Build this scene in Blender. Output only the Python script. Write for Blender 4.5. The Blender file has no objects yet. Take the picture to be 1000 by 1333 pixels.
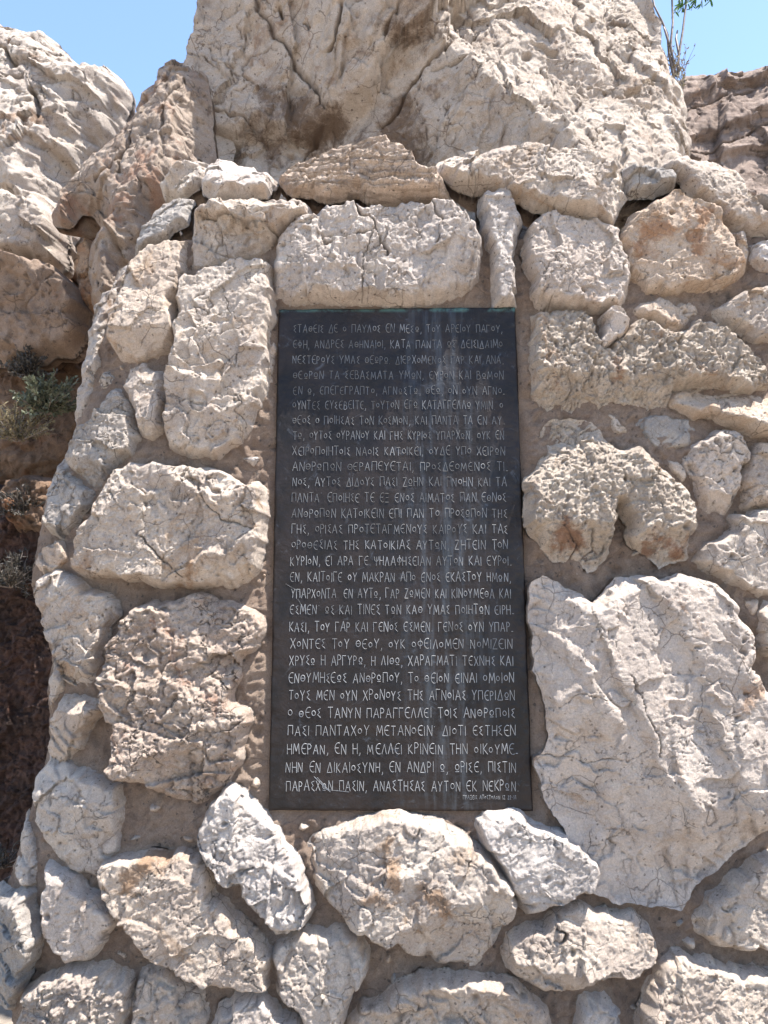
import bpy, math, random
import numpy as np
from mathutils import Vector

random.seed(7)
C = bpy.context.scene.collection
# ------------------------------------------------------------------ camera, sky, sun, exposure
F = 1000.0                     # focal length in pixels of the 1000 x 1333 photograph
PITCH = math.radians(4.0)
LEAN = math.radians(5.7)
CAMZ = 1.5
cam_d = bpy.data.cameras.new('camera')
cam = bpy.data.objects.new('camera', cam_d)
C.objects.link(cam)
cam.location = (0, 0, CAMZ)
cam.rotation_euler = (math.pi/2 + PITCH, 0, 0)
cam_d.sensor_fit = 'VERTICAL'
cam_d.sensor_height = 24.0
cam_d.lens = 24.0*F/1333.0
cam_d.clip_start = 0.05
cam_d.clip_end = 2000
bpy.context.scene.camera = cam

SUN = Vector((0.34, -0.075, 0.92)).normalized()
elev = math.asin(SUN.z)
world = bpy.data.worlds.new('World')
bpy.context.scene.world = world
world.use_nodes = True
wn = world.node_tree.nodes
wn.clear()
sky = wn.new('ShaderNodeTexSky')
sky.sky_type = 'NISHITA'
sky.sun_disc = False
sky.sun_elevation = elev
sky.sun_rotation = math.atan2(SUN.x, SUN.y)
sky.altitude = 100
sky.air_density = 1.0
sky.dust_density = 0.6
sky.ozone_density = 2.2
bg = wn.new('ShaderNodeBackground')
bg.inputs['Strength'].default_value = 0.142
wo = wn.new('ShaderNodeOutputWorld')
world.node_tree.links.new(sky.outputs[0], bg.inputs[0])
world.node_tree.links.new(bg.outputs[0], wo.inputs[0])
sl = bpy.data.lights.new('sun', 'SUN')
sl.energy = 5.0
sl.angle = math.radians(0.5)
sl.color = (1.0, 0.97, 0.925)
so = bpy.data.objects.new('sun', sl)
C.objects.link(so)
so.rotation_euler = SUN.to_track_quat('Z', 'Y').to_euler()
so.location = (0, 0, 20)
sc = bpy.context.scene
sc.view_settings.view_transform = 'Standard'
sc.view_settings.look = 'None'
sc.view_settings.exposure = 1.42
sc.view_settings.gamma = 1.0
sc.view_settings.use_curve_mapping = False
sc.render.engine = 'CYCLES'
sc.cycles.max_bounces = 6
sc.cycles.diffuse_bounces = 4

# ------------------------------------------------------------------ wall frame (u right, v up the wall, n out of the wall)
DIST = 2.0
CAM = np.array([0, 0, CAMZ])
NV = np.array([0, -math.cos(LEAN), math.sin(LEAN)])
VV = np.array([0, math.sin(LEAN), math.cos(LEAN)])
UV_ = np.array([1.0, 0, 0])
ORG = CAM - NV*DIST
FW = np.array([0, math.cos(PITCH), math.sin(PITCH)])
UPC = np.array([0, -math.sin(PITCH), math.cos(PITCH)])

def px2uv(p, n):
    """photograph pixel -> (u, v) on the plane parallel to the wall, n in front of it"""
    p = np.asarray(p, float).reshape(-1, 2)
    d = FW[None] + ((p[:, 0]-500)/F)[:, None]*UV_[None] + ((666.5-p[:, 1])/F)[:, None]*UPC[None]
    t = (DIST-n)/(-(d@NV))
    q = CAM[None] + d*t[:, None] - ORG[None]
    return np.stack([q@UV_, q@VV], 1)

def w(u, v, n):
    return ORG[None] + np.outer(u, UV_) + np.outer(v, VV) + np.outer(n, NV)

# ------------------------------------------------------------------ numpy noise
def _h(ix, iy, seed):
    x = (ix.astype(np.int64)*374761393 + iy.astype(np.int64)*668265263 + seed*1442695041) & 0xffffffff
    x = ((x ^ (x >> 13))*1274126177) & 0xffffffff
    x = ((x ^ (x >> 15))*2246822519) & 0xffffffff
    return (x ^ (x >> 16)) & 0xffffffff

def rnd(ix, iy, seed):
    return _h(ix, iy, seed)/4294967295.0

def gn(x, y, seed=0):
    ix = np.floor(x); iy = np.floor(y)
    fx = x-ix; fy = y-iy
    ix = ix.astype(np.int64); iy = iy.astype(np.int64)
    ux = fx*fx*fx*(fx*(fx*6-15)+10); uy = fy*fy*fy*(fy*(fy*6-15)+10)
    def g(dx, dy):
        a = rnd(ix+dx, iy+dy, seed)*6.2831853
        return np.cos(a)*(fx-dx) + np.sin(a)*(fy-dy)
    a = g(0, 0); b = g(1, 0); c = g(0, 1); d = g(1, 1)
    return (a + (b-a)*ux + (c-a)*uy + (a-b-c+d)*ux*uy)*1.5

def fbm(x, y, oc=4, seed=0, gain=0.5):
    s = 0; a = 1
    for i in range(oc):
        s = s + a*gn(x, y, seed+i*17)
        x = x*2.03+5.2; y = y*2.03+1.7; a *= gain
    return s

def ridged(x, y, oc=3, seed=0):
    s = 0; a = 1
    for i in range(oc):
        s = s + a*(1-np.abs(gn(x, y, seed+i*31))*2)
        x = x*2.1+3.1; y = y*2.1+8.3; a *= 0.5
    return s

def facet(x, y, seed=0):
    """flat triangular facets with sharp creases"""
    s = (x+y)*0.366
    x = x+s; y = y+s
    ix = np.floor(x); iy = np.floor(y)
    fx = x-ix; fy = y-iy
    ix = ix.astype(np.int64); iy = iy.astype(np.int64)
    a = rnd(ix, iy, seed); d = rnd(ix+1, iy+1, seed)
    b = rnd(ix+1, iy, seed); c = rnd(ix, iy+1, seed)
    return np.where(fx > fy, a*(1-fx)+b*(fx-fy)+d*fy, a*(1-fy)+c*(fy-fx)+d*fx)-0.5

def voro(x, y, seed=0):
    ix = np.floor(x).astype(np.int64); iy = np.floor(y).astype(np.int64)
    f1 = np.full(x.shape, 9.0); f2 = f1.copy(); cid = np.zeros(x.shape)
    for dx in (-1, 0, 1):
        for dy in (-1, 0, 1):
            cx = ix+dx; cy = iy+dy
            px = cx+rnd(cx, cy, seed); py = cy+rnd(cx, cy, seed+99)
            d = np.hypot(px-x, py-y)
            m = d < f1
            f2 = np.where(m, f1, np.minimum(f2, d))
            cid = np.where(m, rnd(cx, cy, seed+5), cid)
            f1 = np.where(m, d, f1)
    return f1, f2, cid

def chips(x, y, seed, tilt=.3, step=.12):
    """broken-stone facets: every cell is a plane of its own tilt, with small steps between cells; in cell units"""
    ix = np.floor(x).astype(np.int64); iy = np.floor(y).astype(np.int64)
    f1 = np.full(x.shape, 9.0); out = np.zeros(x.shape)
    for dx in (-1, 0, 1):
        for dy in (-1, 0, 1):
            cx = ix+dx; cy = iy+dy
            px = cx+rnd(cx, cy, seed); py = cy+rnd(cx, cy, seed+99)
            ex = x-px; ey = y-py
            d = ex*ex+ey*ey
            m = d < f1
            h = tilt*2*((rnd(cx, cy, seed+7)-.5)*ex+(rnd(cx, cy, seed+8)-.5)*ey)+step*(rnd(cx, cy, seed+9)-.5)
            out = np.where(m, h, out)
            f1 = np.where(m, d, f1)
    return out

def sdf(pts, poly, closed=True):
    """signed distance (positive inside) and nearest boundary point"""
    n = len(poly)
    best = np.full(len(pts), 1e9); near = np.zeros_like(pts); inside = np.zeros(len(pts), bool)
    X = pts[:, 0]; Y = pts[:, 1]
    for i in range(n if closed else n-1):
        a = poly[i]; b = poly[(i+1) % n]
        e = b-a; L = e@e+1e-12
        t = np.clip(((X-a[0])*e[0]+(Y-a[1])*e[1])/L, 0, 1)
        qx = a[0]+t*e[0]; qy = a[1]+t*e[1]
        d = (X-qx)**2+(Y-qy)**2
        m = d < best
        best = np.where(m, d, best)
        near[m, 0] = qx[m]; near[m, 1] = qy[m]
        if closed:
            c = ((a[1] > Y) != (b[1] > Y))
            if c.any() and abs(b[1]-a[1]) > 1e-12:
                inside ^= c & (X < (b[0]-a[0])*(Y-a[1])/(b[1]-a[1])+a[0])
    d = np.sqrt(best)
    return (np.where(inside, d, -d) if closed else d), near

def smooth(t):
    t = np.clip(t, 0, 1)
    return t*t*(3-2*t)

# ------------------------------------------------------------------ the wall's own large form: it turns away at the left side and over the top
BACK = px2uv([(-10, 1400), (-30, 1300), (-30, 1170), (-4, 1100), (26, 990), (36, 860), (8, 760), (28, 650), (68, 555), (88, 450), (98, 385), (150, 310),
              (205, 235), (262, 188), (330, 195), (420, 180), (500, 172), (570, 195), (700, 178), (880, 200), (960, 215), (1040, 250)], 0.0)
def nbase(u, v):
    d, near = sdf(np.stack([u, v], 1), BACK, closed=False)
    s = d
    side = smooth((0.1-u)/0.4)
    R = 0.10+0.16*side
    A = 0.05+0.08*side
    t = 1-np.clip(s/R, 0, 1)
    return -A*t**2.2

# ------------------------------------------------------------------ materials
def mat(name):
    m = bpy.data.materials.new(name)
    m.use_nodes = True
    nt = m.node_tree
    b = nt.nodes['Principled BSDF']
    return m, nt, b

class NB:
    def __init__(s, nt): s.nt = nt
    def n(s, t, **k):
        x = s.nt.nodes.new(t)
        for a, b in k.items(): setattr(x, a, b)
        return x
    def l(s, a, b): s.nt.links.new(a, b)
    def noise(s, vec, scale, detail=5, rough=0.6, dist=0.0):
        x = s.n('ShaderNodeTexNoise')
        x.inputs['Scale'].default_value = scale
        x.inputs['Detail'].default_value = detail
        x.inputs['Roughness'].default_value = rough
        x.inputs['Distortion'].default_value = dist
        s.l(vec, x.inputs['Vector'])
        return x.outputs[0]
    def ramp(s, f, a, b, lo=0.0, hi=1.0, interp='SMOOTHSTEP'):
        x = s.n('ShaderNodeMapRange', interpolation_type=interp)
        x.inputs['From Min'].default_value = a; x.inputs['From Max'].default_value = b
        x.inputs['To Min'].default_value = lo; x.inputs['To Max'].default_value = hi
        s.l(f, x.inputs['Value'])
        return x.outputs[0]
    def mix(s, f, a, b, mode='MIX'):
        x = s.n('ShaderNodeMix', data_type='RGBA', blend_type=mode)
        if isinstance(f, float): x.inputs[0].default_value = f
        else: s.l(f, x.inputs[0])
        for v, i in ((a, 6), (b, 7)):
            if isinstance(v, tuple): x.inputs[i].default_value = (*v, 1)
            else: s.l(v, x.inputs[i])
        return x.outputs[2]
    def math(s, op, a, b=0.0):
        x = s.n('ShaderNodeMath', operation=op)
        for v, i in ((a, 0), (b, 1)):
            if isinstance(v, (int, float)): x.inputs[i].default_value = v
            else: s.l(v, x.inputs[i])
        return x.outputs[0]

def rockmat(name, c1, c2, stain=(0.42, 0.24, 0.13), st=0.3, dark=(0.12, 0.10, 0.085), dk=0.25, bump=1.0, sc=1.0, vein=0.62, band=None, dark2=None):
    c1 = tuple(a*b_ for a, b_ in zip(c1, (1.16, 1.13, 1.09))); c2 = tuple(a*b_ for a, b_ in zip(c2, (1.15, 1.11, 1.06)))
    m, nt, b = mat(name)
    k = NB(nt)
    pos = k.n('ShaderNodeNewGeometry').outputs['Position']
    at2 = k.n('ShaderNodeAttribute'); at2.attribute_name = 'stain'
    if band:
        mp = k.n('ShaderNodeMapping')
        mp.inputs['Rotation'].default_value = (0, band[0], 0)
        mp.inputs['Scale'].default_value = (0.25*band[1], band[1], 2.2*band[1])
        k.l(pos, mp.inputs[0]); bp = mp.outputs[0]
    f1 = k.noise(pos, 9*sc, 6, 0.62, 0.6)
    col = k.mix(k.ramp(f1, 0.36, 0.64), c1, c2)
    if band:
        fb = k.noise(bp, 9, 6, 0.65, 0.5)
        col = k.mix(k.ramp(fb, 0.42, 0.6, 0, 0.75), col, tuple(x*0.55 for x in c2))
    # warm iron stains
    f2 = k.noise(pos, 6.3*sc, 8, 0.68, 1.4)
    col = k.mix(k.ramp(f2, 0.62-0.16*st, 0.74-0.12*st, 0, min(1, 0.35+st*0.6)), col, stain)
    # small warm flecks
    f3 = k.noise(pos, 42*sc, 5, 0.7, 1.0)
    col = k.mix(k.ramp(f3, 0.60, 0.74, 0, 0.35*st+0.12), col, stain)
    # lichen / weathered grey to black patches
    f4 = k.noise(pos, 13*sc, 9, 0.74, 0.8)
    f4b = k.noise(pos, 70*sc, 5, 0.7)
    f4m = k.math('ADD', k.math('MULTIPLY', f4, 0.72), k.math('MULTIPLY', f4b, 0.28))
    col = k.mix(k.ramp(f4m, 0.60-0.10*dk, 0.68-0.08*dk, 0, min(0.9, 0.2+dk)), col, dark)
    col = k.mix(k.math('MULTIPLY', k.ramp(k.math('ADD', at2.outputs['Fac'], k.math('MULTIPLY', k.math('SUBTRACT', f4m, 0.5), 3.2)), 0.2, 0.85), 0.85), col, dark2 or tuple(0.5*x+0.35*y for x, y in zip(stain, dark)))
    vp = k.n('ShaderNodeTexVoronoi', feature='F1'); vp.inputs['Scale'].default_value = 58*sc; k.l(pos, vp.inputs['Vector'])
    col = k.mix(k.math('MULTIPLY', k.ramp(vp.outputs['Distance'], .14, .26, 1, 0), k.ramp(f4b, .5, .56, 0, .75)), col, tuple(x*1.1 for x in dark))
    # pale scuffs
    f5 = k.noise(pos, 24*sc, 8, 0.75, 2.0)
    col = k.mix(k.ramp(f5, 0.55, 0.68, 0, 0.4), col, tuple(min(0.82, x*1.18) for x in c1))
    # fine grain
    f6 = k.noise(pos, 230, 4, 0.8)
    col = k.mix(1.0, col, k.mix(k.ramp(f6, 0.3, 0.7, 0, 1, 'LINEAR'), (0.64, 0.62, 0.60), (1.0, 1.0, 1.0)), 'MULTIPLY')
    f7 = k.noise(pos, 95, 3, 0.7, 1.0)
    col = k.mix(k.ramp(f7, 0.60, 0.70, 0, 0.45), col, tuple(x*0.45 for x in c2))
    # hair cracks
    wv = k.n('ShaderNodeVectorMath', operation='SCALE')
    nz = k.n('ShaderNodeTexNoise'); nz.inputs['Scale'].default_value = 14*sc; nz.inputs['Detail'].default_value = 3
    k.l(pos, nz.inputs['Vector']); k.l(nz.outputs['Color'], wv.inputs[0]); wv.inputs['Scale'].default_value = 0.05/sc
    wa = k.n('ShaderNodeVectorMath', operation='ADD'); k.l(pos, wa.inputs[0]); k.l(wv.outputs[0], wa.inputs[1])
    vo = k.n('ShaderNodeTexVoronoi', feature='DISTANCE_TO_EDGE'); vo.inputs['Scale'].default_value = 11*sc
    k.l(wa.outputs[0], vo.inputs['Vector'])
    cm = k.ramp(k.noise(pos, 7*sc, 3, 0.5), 0.50, 0.60)
    cr = k.math('MULTIPLY', k.ramp(vo.outputs['Distance'], 0.0, 0.02, 1, 0), cm)
    vo2 = k.n('ShaderNodeTexVoronoi', feature='DISTANCE_TO_EDGE'); vo2.inputs['Scale'].default_value = 34*sc
    k.l(wa.outputs[0], vo2.inputs['Vector'])
    cm2 = k.ramp(k.noise(pos, 12*sc, 3, 0.5), 0.5, 0.66)
    cr2 = k.math('MULTIPLY', k.ramp(vo2.outputs['Distance'], 0.0, 0.03, 1, 0), cm2)
    crk = k.math('MAXIMUM', cr, k.math('MULTIPLY', cr2, 0.7))
    at = k.n('ShaderNodeAttribute'); at.attribute_name = 'crack'
    crk2 = k.math('MAXIMUM', k.math('MULTIPLY', crk, vein), k.math('MULTIPLY', at.outputs['Fac'], 0.7))
    col = k.mix(crk2, col, tuple(x*0.9 for x in dark))
    oi = k.n('ShaderNodeObjectInfo')
    col = k.mix(1.0, col, k.mix(oi.outputs['Random'], (1.0, 0.93, 0.865), (0.98, 0.97, 0.965)), 'MULTIPLY')
    k.l(col, b.inputs['Base Color'])
    b.inputs['Roughness'].default_value = 0.9
    b.inputs['Specular IOR Level'].default_value = 0.25
    # bump
    g1 = k.noise(pos, 62*sc, 7, 0.80 if name != 'mortar_render' else 0.95, 0.3)
    g2 = k.noise(pos, 300, 4, 0.8)
    hh = k.math('ADD', k.math('MULTIPLY', g1, 0.9), k.math('MULTIPLY', g2, 0.4))
    hh = k.math('SUBTRACT', hh, k.math('MULTIPLY', cr, 0.35*vein))
    bu = k.n('ShaderNodeBump'); bu.inputs['Strength'].default_value = 1.0
    bu.inputs['Distance'].default_value = 0.010*bump
    k.l(hh, bu.inputs['Height']); k.l(bu.outputs[0], b.inputs['Normal'])
    return m

M = {}
M['pale'] = rockmat('pale_limestone', (0.64, 0.575, 0.51), (0.49, 0.435, 0.395), stain=(0.50, 0.345, 0.22), st=0.5, dk=0.18, dark2=(0.40, 0.26, 0.16))
M['white'] = rockmat('white_limestone', (0.66, 0.61, 0.57), (0.52, 0.48, 0.455), stain=(0.5, 0.36, 0.26), st=0.28, dk=0.10, vein=0.6, dark2=(0.47, 0.33, 0.24))
M['grey'] = rockmat('grey_limestone', (0.50, 0.465, 0.43), (0.36, 0.35, 0.345), st=0.1, dk=0.3, vein=0.8)
M['tan'] = rockmat('tan_limestone', (0.64, 0.555, 0.475), (0.54, 0.44, 0.355), stain=(0.50, 0.30, 0.17), st=0.5, dk=0.2, dark2=(0.46, 0.27, 0.16))
M['pitted'] = rockmat('pitted_limestone', (0.68, 0.615, 0.545), (0.56, 0.50, 0.44), stain=(0.5, 0.30, 0.17), st=0.4, dk=0.38, dark2=(0.38, 0.21, 0.13), dark=(0.17, 0.155, 0.145), bump=1.5)
M['conglom'] = rockmat('conglomerate', (0.66, 0.575, 0.505), (0.55, 0.46, 0.40), stain=(0.42, 0.19, 0.11), st=0.45, dk=0.15, vein=0.9, sc=1.3, bump=1.4)
M['layered'] = rockmat('layered_limestone', (0.67, 0.58, 0.51), (0.55, 0.46, 0.39), st=0.3, dk=0.1, band=(-0.3, 3.0))
M['boulder'] = rockmat('boulder_rock', (0.60, 0.545, 0.49), (0.49, 0.435, 0.385), stain=(0.30, 0.185, 0.12), st=0.45, dk=0.35, dark=(0.13, 0.09, 0.07), sc=0.75, bump=1.2, dark2=(0.19, 0.13, 0.09))
M['cliff'] = rockmat('cliff_rock', (0.48, 0.405, 0.345), (0.35, 0.285, 0.24), stain=(0.40, 0.22, 0.14), st=0.6, dk=0.4, sc=0.6, bump=1.3)
M['greyrock'] = rockmat('weathered_rock', (0.60, 0.55, 0.50), (0.48, 0.43, 0.395), st=0.35, dk=0.35, sc=0.7, bump=1.2)
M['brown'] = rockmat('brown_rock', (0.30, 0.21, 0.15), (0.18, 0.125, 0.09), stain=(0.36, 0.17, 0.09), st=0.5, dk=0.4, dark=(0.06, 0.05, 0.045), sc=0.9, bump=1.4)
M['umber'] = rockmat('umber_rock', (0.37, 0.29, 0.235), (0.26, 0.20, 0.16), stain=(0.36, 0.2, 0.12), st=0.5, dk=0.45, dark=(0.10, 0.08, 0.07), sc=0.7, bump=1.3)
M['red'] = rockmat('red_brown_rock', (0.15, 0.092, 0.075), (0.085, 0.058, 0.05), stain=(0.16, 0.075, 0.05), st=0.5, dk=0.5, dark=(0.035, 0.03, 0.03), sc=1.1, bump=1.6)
M['pinkrock'] = rockmat('pink_brown_rock', (0.41, 0.345, 0.31), (0.33, 0.275, 0.25), st=0.3, dk=0.3, sc=0.5, bump=1.4, band=(0.35, 1.2))
M['orange'] = rockmat('orange_rock', (0.52, 0.36, 0.24), (0.40, 0.24, 0.15), st=0.7, dk=0.25, stain=(0.45, 0.2, 0.09))
M['mortar'] = rockmat('mortar_render', (0.52, 0.415, 0.34), (0.38, 0.295, 0.24), stain=(0.25, 0.155, 0.11), st=0.3, dk=0.15, dark=(0.13, 0.12, 0.11), bump=2.2, vein=0.35, sc=0.8)
M['ground'] = rockmat('ground_gravel', (0.48, 0.43, 0.37), (0.40, 0.35, 0.30), st=0.2, dk=0.1, bump=2.0, sc=0.4)

# ------------------------------------------------------------------ mesh helpers
def mesh_obj(name, co, quads, m, parent=None, crack=None, tris=None, shade=True):
    me = bpy.data.meshes.new(name)
    me.vertices.add(len(co))
    me.vertices.foreach_set('co', np.asarray(co, np.float32).ravel())
    q = np.asarray(quads, np.int32)
    k = q.shape[1]
    me.loops.add(q.size)
    me.loops.foreach_set('vertex_index', q.ravel())
    me.polygons.add(len(q))
    me.polygons.foreach_set('loop_start', np.arange(0, q.size, k, dtype=np.int32))
    me.polygons.foreach_set('loop_total', np.full(len(q), k, np.int32))
    me.update(calc_edges=True)
    me.validate()
    if crack is not None:
        a = me.attributes.new('crack', 'FLOAT', 'POINT')
        a.data.foreach_set('value', np.asarray(crack, np.float32))
    me.materials.append(m)
    if shade:
        me.polygons.foreach_set('use_smooth', np.ones(len(q), bool))
    o = bpy.data.objects.new(name, me)
    C.objects.link(o)
    if parent is not None:
        o.parent = parent
        o.matrix_parent_inverse = parent.matrix_basis.inverted()
    return o

def recenter(o):
    """origin to the middle of the mesh"""
    me = o.data
    n = len(me.vertices)
    co = np.empty(n*3, np.float32); me.vertices.foreach_get('co', co)
    co = co.reshape(-1, 3); c = co.mean(0)
    me.vertices.foreach_set('co', (co-c).ravel())
    o.location = Vector(c.tolist())
    me.update()

def tag(o, label=None, cat=None, group=None, kind=None):
    if label: o['label'] = label
    if cat: o['category'] = cat
    if group: o['group'] = group
    if kind: o['kind'] = kind
    return o

def empty(name, loc):
    o = bpy.data.objects.new(name, None)
    o.empty_display_size = 0.1
    C.objects.link(o)
    o.location = loc
    bpy.context.view_layer.update()
    return o

STY = dict(  # amplitudes in metres: big facets, mid facets, scoops, fine, ledges, crack depth, strata
    smooth=dict(big=.015, mid=.003, scoop=0, fine=.0016, terr=.010, crack=.004, crs=9, strata=0),
    rough=dict(big=.021, mid=.0058, scoop=0, fine=.0024, terr=.010, crack=.004, crs=10, strata=0),
    pitted=dict(big=.018, mid=.010, scoop=.012, fine=.006, terr=.008, crack=.003, crs=8, strata=0),
    cong=dict(big=.024, mid=.008, scoop=-.008, fine=.0035, terr=.014, crack=.012, crs=14, strata=0),
    crazed=dict(big=.020, mid=.0055, scoop=0, fine=.002, terr=.006, crack=.006, crs=16, strata=0),
    strata=dict(big=.015, mid=.004, scoop=.003, fine=.004, terr=.003, crack=.002, crs=8, strata=.016),
)

def relief(name, px, T=0.06, sty='rough', m='pale', R=None, n0=None, res=0.0026, parent=None, seed=None, planes=None,
           scale=1.0, depth=0.10, jag=1.0, sa=0.0, base=True, amp=1.0, pn=None, label=None, steps=(), cracks=(), blobs=(), grow=.0055):
    seed = seed if seed is not None else abs(hash((px[0][0], px[0][1], len(px)))) % 9973
    rs = random.Random(seed)
    s = STY[sty]
    off = n0 if n0 is not None else 0.0
    if base:
        uv0 = px2uv(px, 0.03)
        c0 = uv0.mean(0)
        off_c = off + float(nbase(np.array([c0[0]]), np.array([c0[1]]))[0])
    else:
        off_c = off
    poly = px2uv(px, off_c + (0.55*T if pn is None else pn))
    if base:      # stones sit close together
        e1 = np.roll(poly, -1, 0)-np.roll(poly, 1, 0)
        nn_ = np.stack([e1[:, 1], -e1[:, 0]], 1); nn_ /= np.hypot(nn_[:, 0], nn_[:, 1])[:, None]+1e-9
        ar = np.sum(poly[:, 0]*np.roll(poly[:, 1], -1)-poly[:, 1]*np.roll(poly[:, 0], -1))
        poly = poly + nn_*np.sign(ar)*grow
    # subdivide + roughen the outline
    P = []
    n = len(poly)
    st = 0.012*scale
    for i in range(n):
        a = poly[i]; b = poly[(i+1) % n]
        k = max(1, int(np.hypot(*(b-a))/st))
        for j in range(k): P.append(a+(b-a)*j/k)
    P = np.array(P)
    # round corners slightly
    P = (np.roll(P, 1, 0)+6*P+np.roll(P, -1, 0))/8
    q = P/scale
    P = P + scale*jag*np.stack([fbm(q[:, 0]*28, q[:, 1]*28, 2, seed)*.002 + facet(q[:, 0]*26, q[:, 1]*26, seed+3)*.009,
                          fbm(q[:, 0]*28+9, q[:, 1]*28, 2, seed+1)*.002 + facet(q[:, 0]*26, q[:, 1]*26, seed+4)*.009], 1)
    lo = P.min(0)-res*2; hi = P.max(0)+res*2
    nx = int((hi[0]-lo[0])/res)+2; ny = int((hi[1]-lo[1])/res)+2
    gx, gy = np.meshgrid(lo[0]+np.arange(nx)*res, lo[1]+np.arange(ny)*res)
    pts = np.stack([gx.ravel(), gy.ravel()], 1)
    d, near = sdf(pts, P)
    D = d.reshape(ny, nx)
    cen = (D[:-1, :-1]+D[1:, :-1]+D[:-1, 1:]+D[1:, 1:])/4
    qm = cen > 0
    # drop lone corner-only connections is unnecessary at this density
    jj, ii = np.nonzero(qm)
    idx = jj*nx+ii
    quads = np.stack([idx, idx+1, idx+nx+1, idx+nx], 1)
    used = np.unique(quads)
    remap = np.full(nx*ny, -1); remap[used] = np.arange(len(used))
    quads = remap[quads]
    p = pts[used].copy(); dd = d[used]; nn = near[used]
    bfl = np.zeros(nx*ny, bool); cnt = np.zeros(nx*ny, int); np.add.at(cnt, np.stack([idx, idx+1, idx+nx+1, idx+nx], 1).ravel(), 1)
    snap = (dd < 0.35*res) | (cnt[used] < 4)
    p[snap] = nn[snap]; dd = np.maximum(dd, 0); dd[snap] = 0
    # boundary edges
    E = {}
    pad = np.zeros((ny+1, nx+1), bool); pad[1:ny, 1:nx] = qm
    be = []
    def vi(j, i): return remap[j*nx+i]
    a = qm & ~pad[0:ny-1, 1:nx]; j, i = np.nonzero(a); be.append(np.stack([vi(j, i+1), vi(j, i)], 1))
    a = qm & ~pad[2:ny+1, 1:nx]; j, i = np.nonzero(a); be.append(np.stack([vi(j+1, i), vi(j+1, i+1)], 1))
    a = qm & ~pad[1:ny, 0:nx-1]; j, i = np.nonzero(a); be.append(np.stack([vi(j, i), vi(j+1, i)], 1))
    a = qm & ~pad[1:ny, 2:nx+1]; j, i = np.nonzero(a); be.append(np.stack([vi(j+1, i+1), vi(j, i+1)], 1))
    be = np.concatenate(be)
    # ---- height
    u = p[:, 0]; v = p[:, 1]
    c = P.mean(0)
    ext = max(hi-lo)
    inr = dd.max()
    if R is None: R = min(0.020*scale, inr*0.6)
    x = u/scale; y = v/scale
    wx = fbm(x*9, y*9, 4, seed+11, .6)*.008; wy = fbm(x*9, y*9, 4, seed+12, .6)*.008
    t = np.clip((dd + scale*.010*fbm(x*22, y*22, 3, seed+7)*smooth(dd/(0.02*scale)))/R, 0, 1)
    prof = 1-(1-t)**1.7
    top = np.full(len(u), T)
    pl = planes
    if pl is None:
        a0 = rs.uniform(0, 6.28)
        pl = [(rs.uniform(-.12, .12), rs.uniform(-.16, .10), T)]
        for a, sl in ((1.57+rs.uniform(-.5, .5), rs.uniform(.35, .8)), (-1.57+rs.uniform(-.5, .5), rs.uniform(.5, 1.0)),
                      (rs.uniform(-.6, .6), rs.uniform(.3, .7)), (3.14+rs.uniform(-.6, .6), rs.uniform(.3, .7)), (a0, rs.uniform(.2, .5))):
            e_ = (hi-lo)/2; ee = abs(math.cos(a))*e_[0]+abs(math.sin(a))*e_[1]
            pl.append((-math.cos(a)*sl, -math.sin(a)*sl, T + sl*rs.uniform(.45, .85)*ee))
    hs = [g[2] + g[0]*(u-c[0]+scale*wx*.6) + g[1]*(v-c[1]+scale*wy*.6) for g in pl]
    kk = 0.0012*scale
    hm = hs[0]
    for h_ in hs[1:]:
        mx = np.clip(0.5+0.5*(h_-hm)/kk, 0, 1)
        hm = h_*(1-mx)+hm*mx - kk*mx*(1-mx)
    hm = np.maximum(hm, T*0.12)
    A = amp*scale*(rs.uniform(.7, 1.1) if base else 1)
    x2 = x+wx; y2 = y+wy
    ra = rs.uniform(0, 3.14); ca_, sa_ = math.cos(ra), math.sin(ra)
    xr = x2*ca_+y2*sa_; yr = (-x2*sa_+y2*ca_)*1.6
    nz = s['big']*(chips(xr*7.5, yr*7.5, seed+20, .85, .5)*1.15 + facet(x2*7, y2*7, seed+19)*.5)
    m3 = smooth(fbm(x*8, y*8, 2, seed+23)*1.8+.5)
    nz += s['mid']*(chips(xr*27+3, yr*27, seed+21, .8, .5)*(.25+.75*m3)*1.1 + chips(x2*60, y2*48, seed+22, .8, .4)*.42*(.3+.7*m3))
    # ledges: the surface breaks in steps, edges warped
    an = rs.uniform(0.3, 2.8)
    qv = fbm(x2*6, y2*6, 3, seed+30)*1.6 + (x*math.cos(an)+y*math.sin(an))*5.0
    fr = qv-np.floor(qv)
    lm = smooth(fbm(x*5+3, y*5, 2, seed+31)*1.5+.45)
    nz += s['terr']*(np.clip(np.minimum(fr/0.90, (1-fr)/0.06), 0, 1) - .5)*lm*1.3 if True else 0
    if s['scoop']:
        f1, f2, cid = voro((x2+wx)*40, (y2+wy*.5)*52, seed+40)
        f1b, _, cb = voro(x2*105, y2*120, seed+41)
        lm2 = .45+.55*smooth(fbm(x*9, y*9, 2, seed+42)*1.5+.5)
        nz += s['scoop']*((f1**2-.25)*1.1*(.5+cid) + (f1b**2-.25)*.45)*lm2
    if s['strata']:
        ca, sn = math.cos(sa), math.sin(sa)
        xa = (x2*ca+y2*sn); ya = (-x2*sn+y2*ca)
        nz += s['strata']*(ridged(xa*6+wx*20, ya*62, 3, seed+50)-.8)*.75
        nz += s['strata']*.6*(gn(xa*3, ya*24+wx*20, seed+51))
    nz += s['fine']*(ridged(x2*30, y2*30, 4, seed+60)-.9)*.55 + s['fine']*fbm(x*80, y*80, 3, seed+62, .8)*1.1
    nz += s['fine']*.7*fbm(x*14, y*14, 3, seed+61)
    cw = fbm(x*12, y*12, 3, seed+70)*.55
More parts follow.
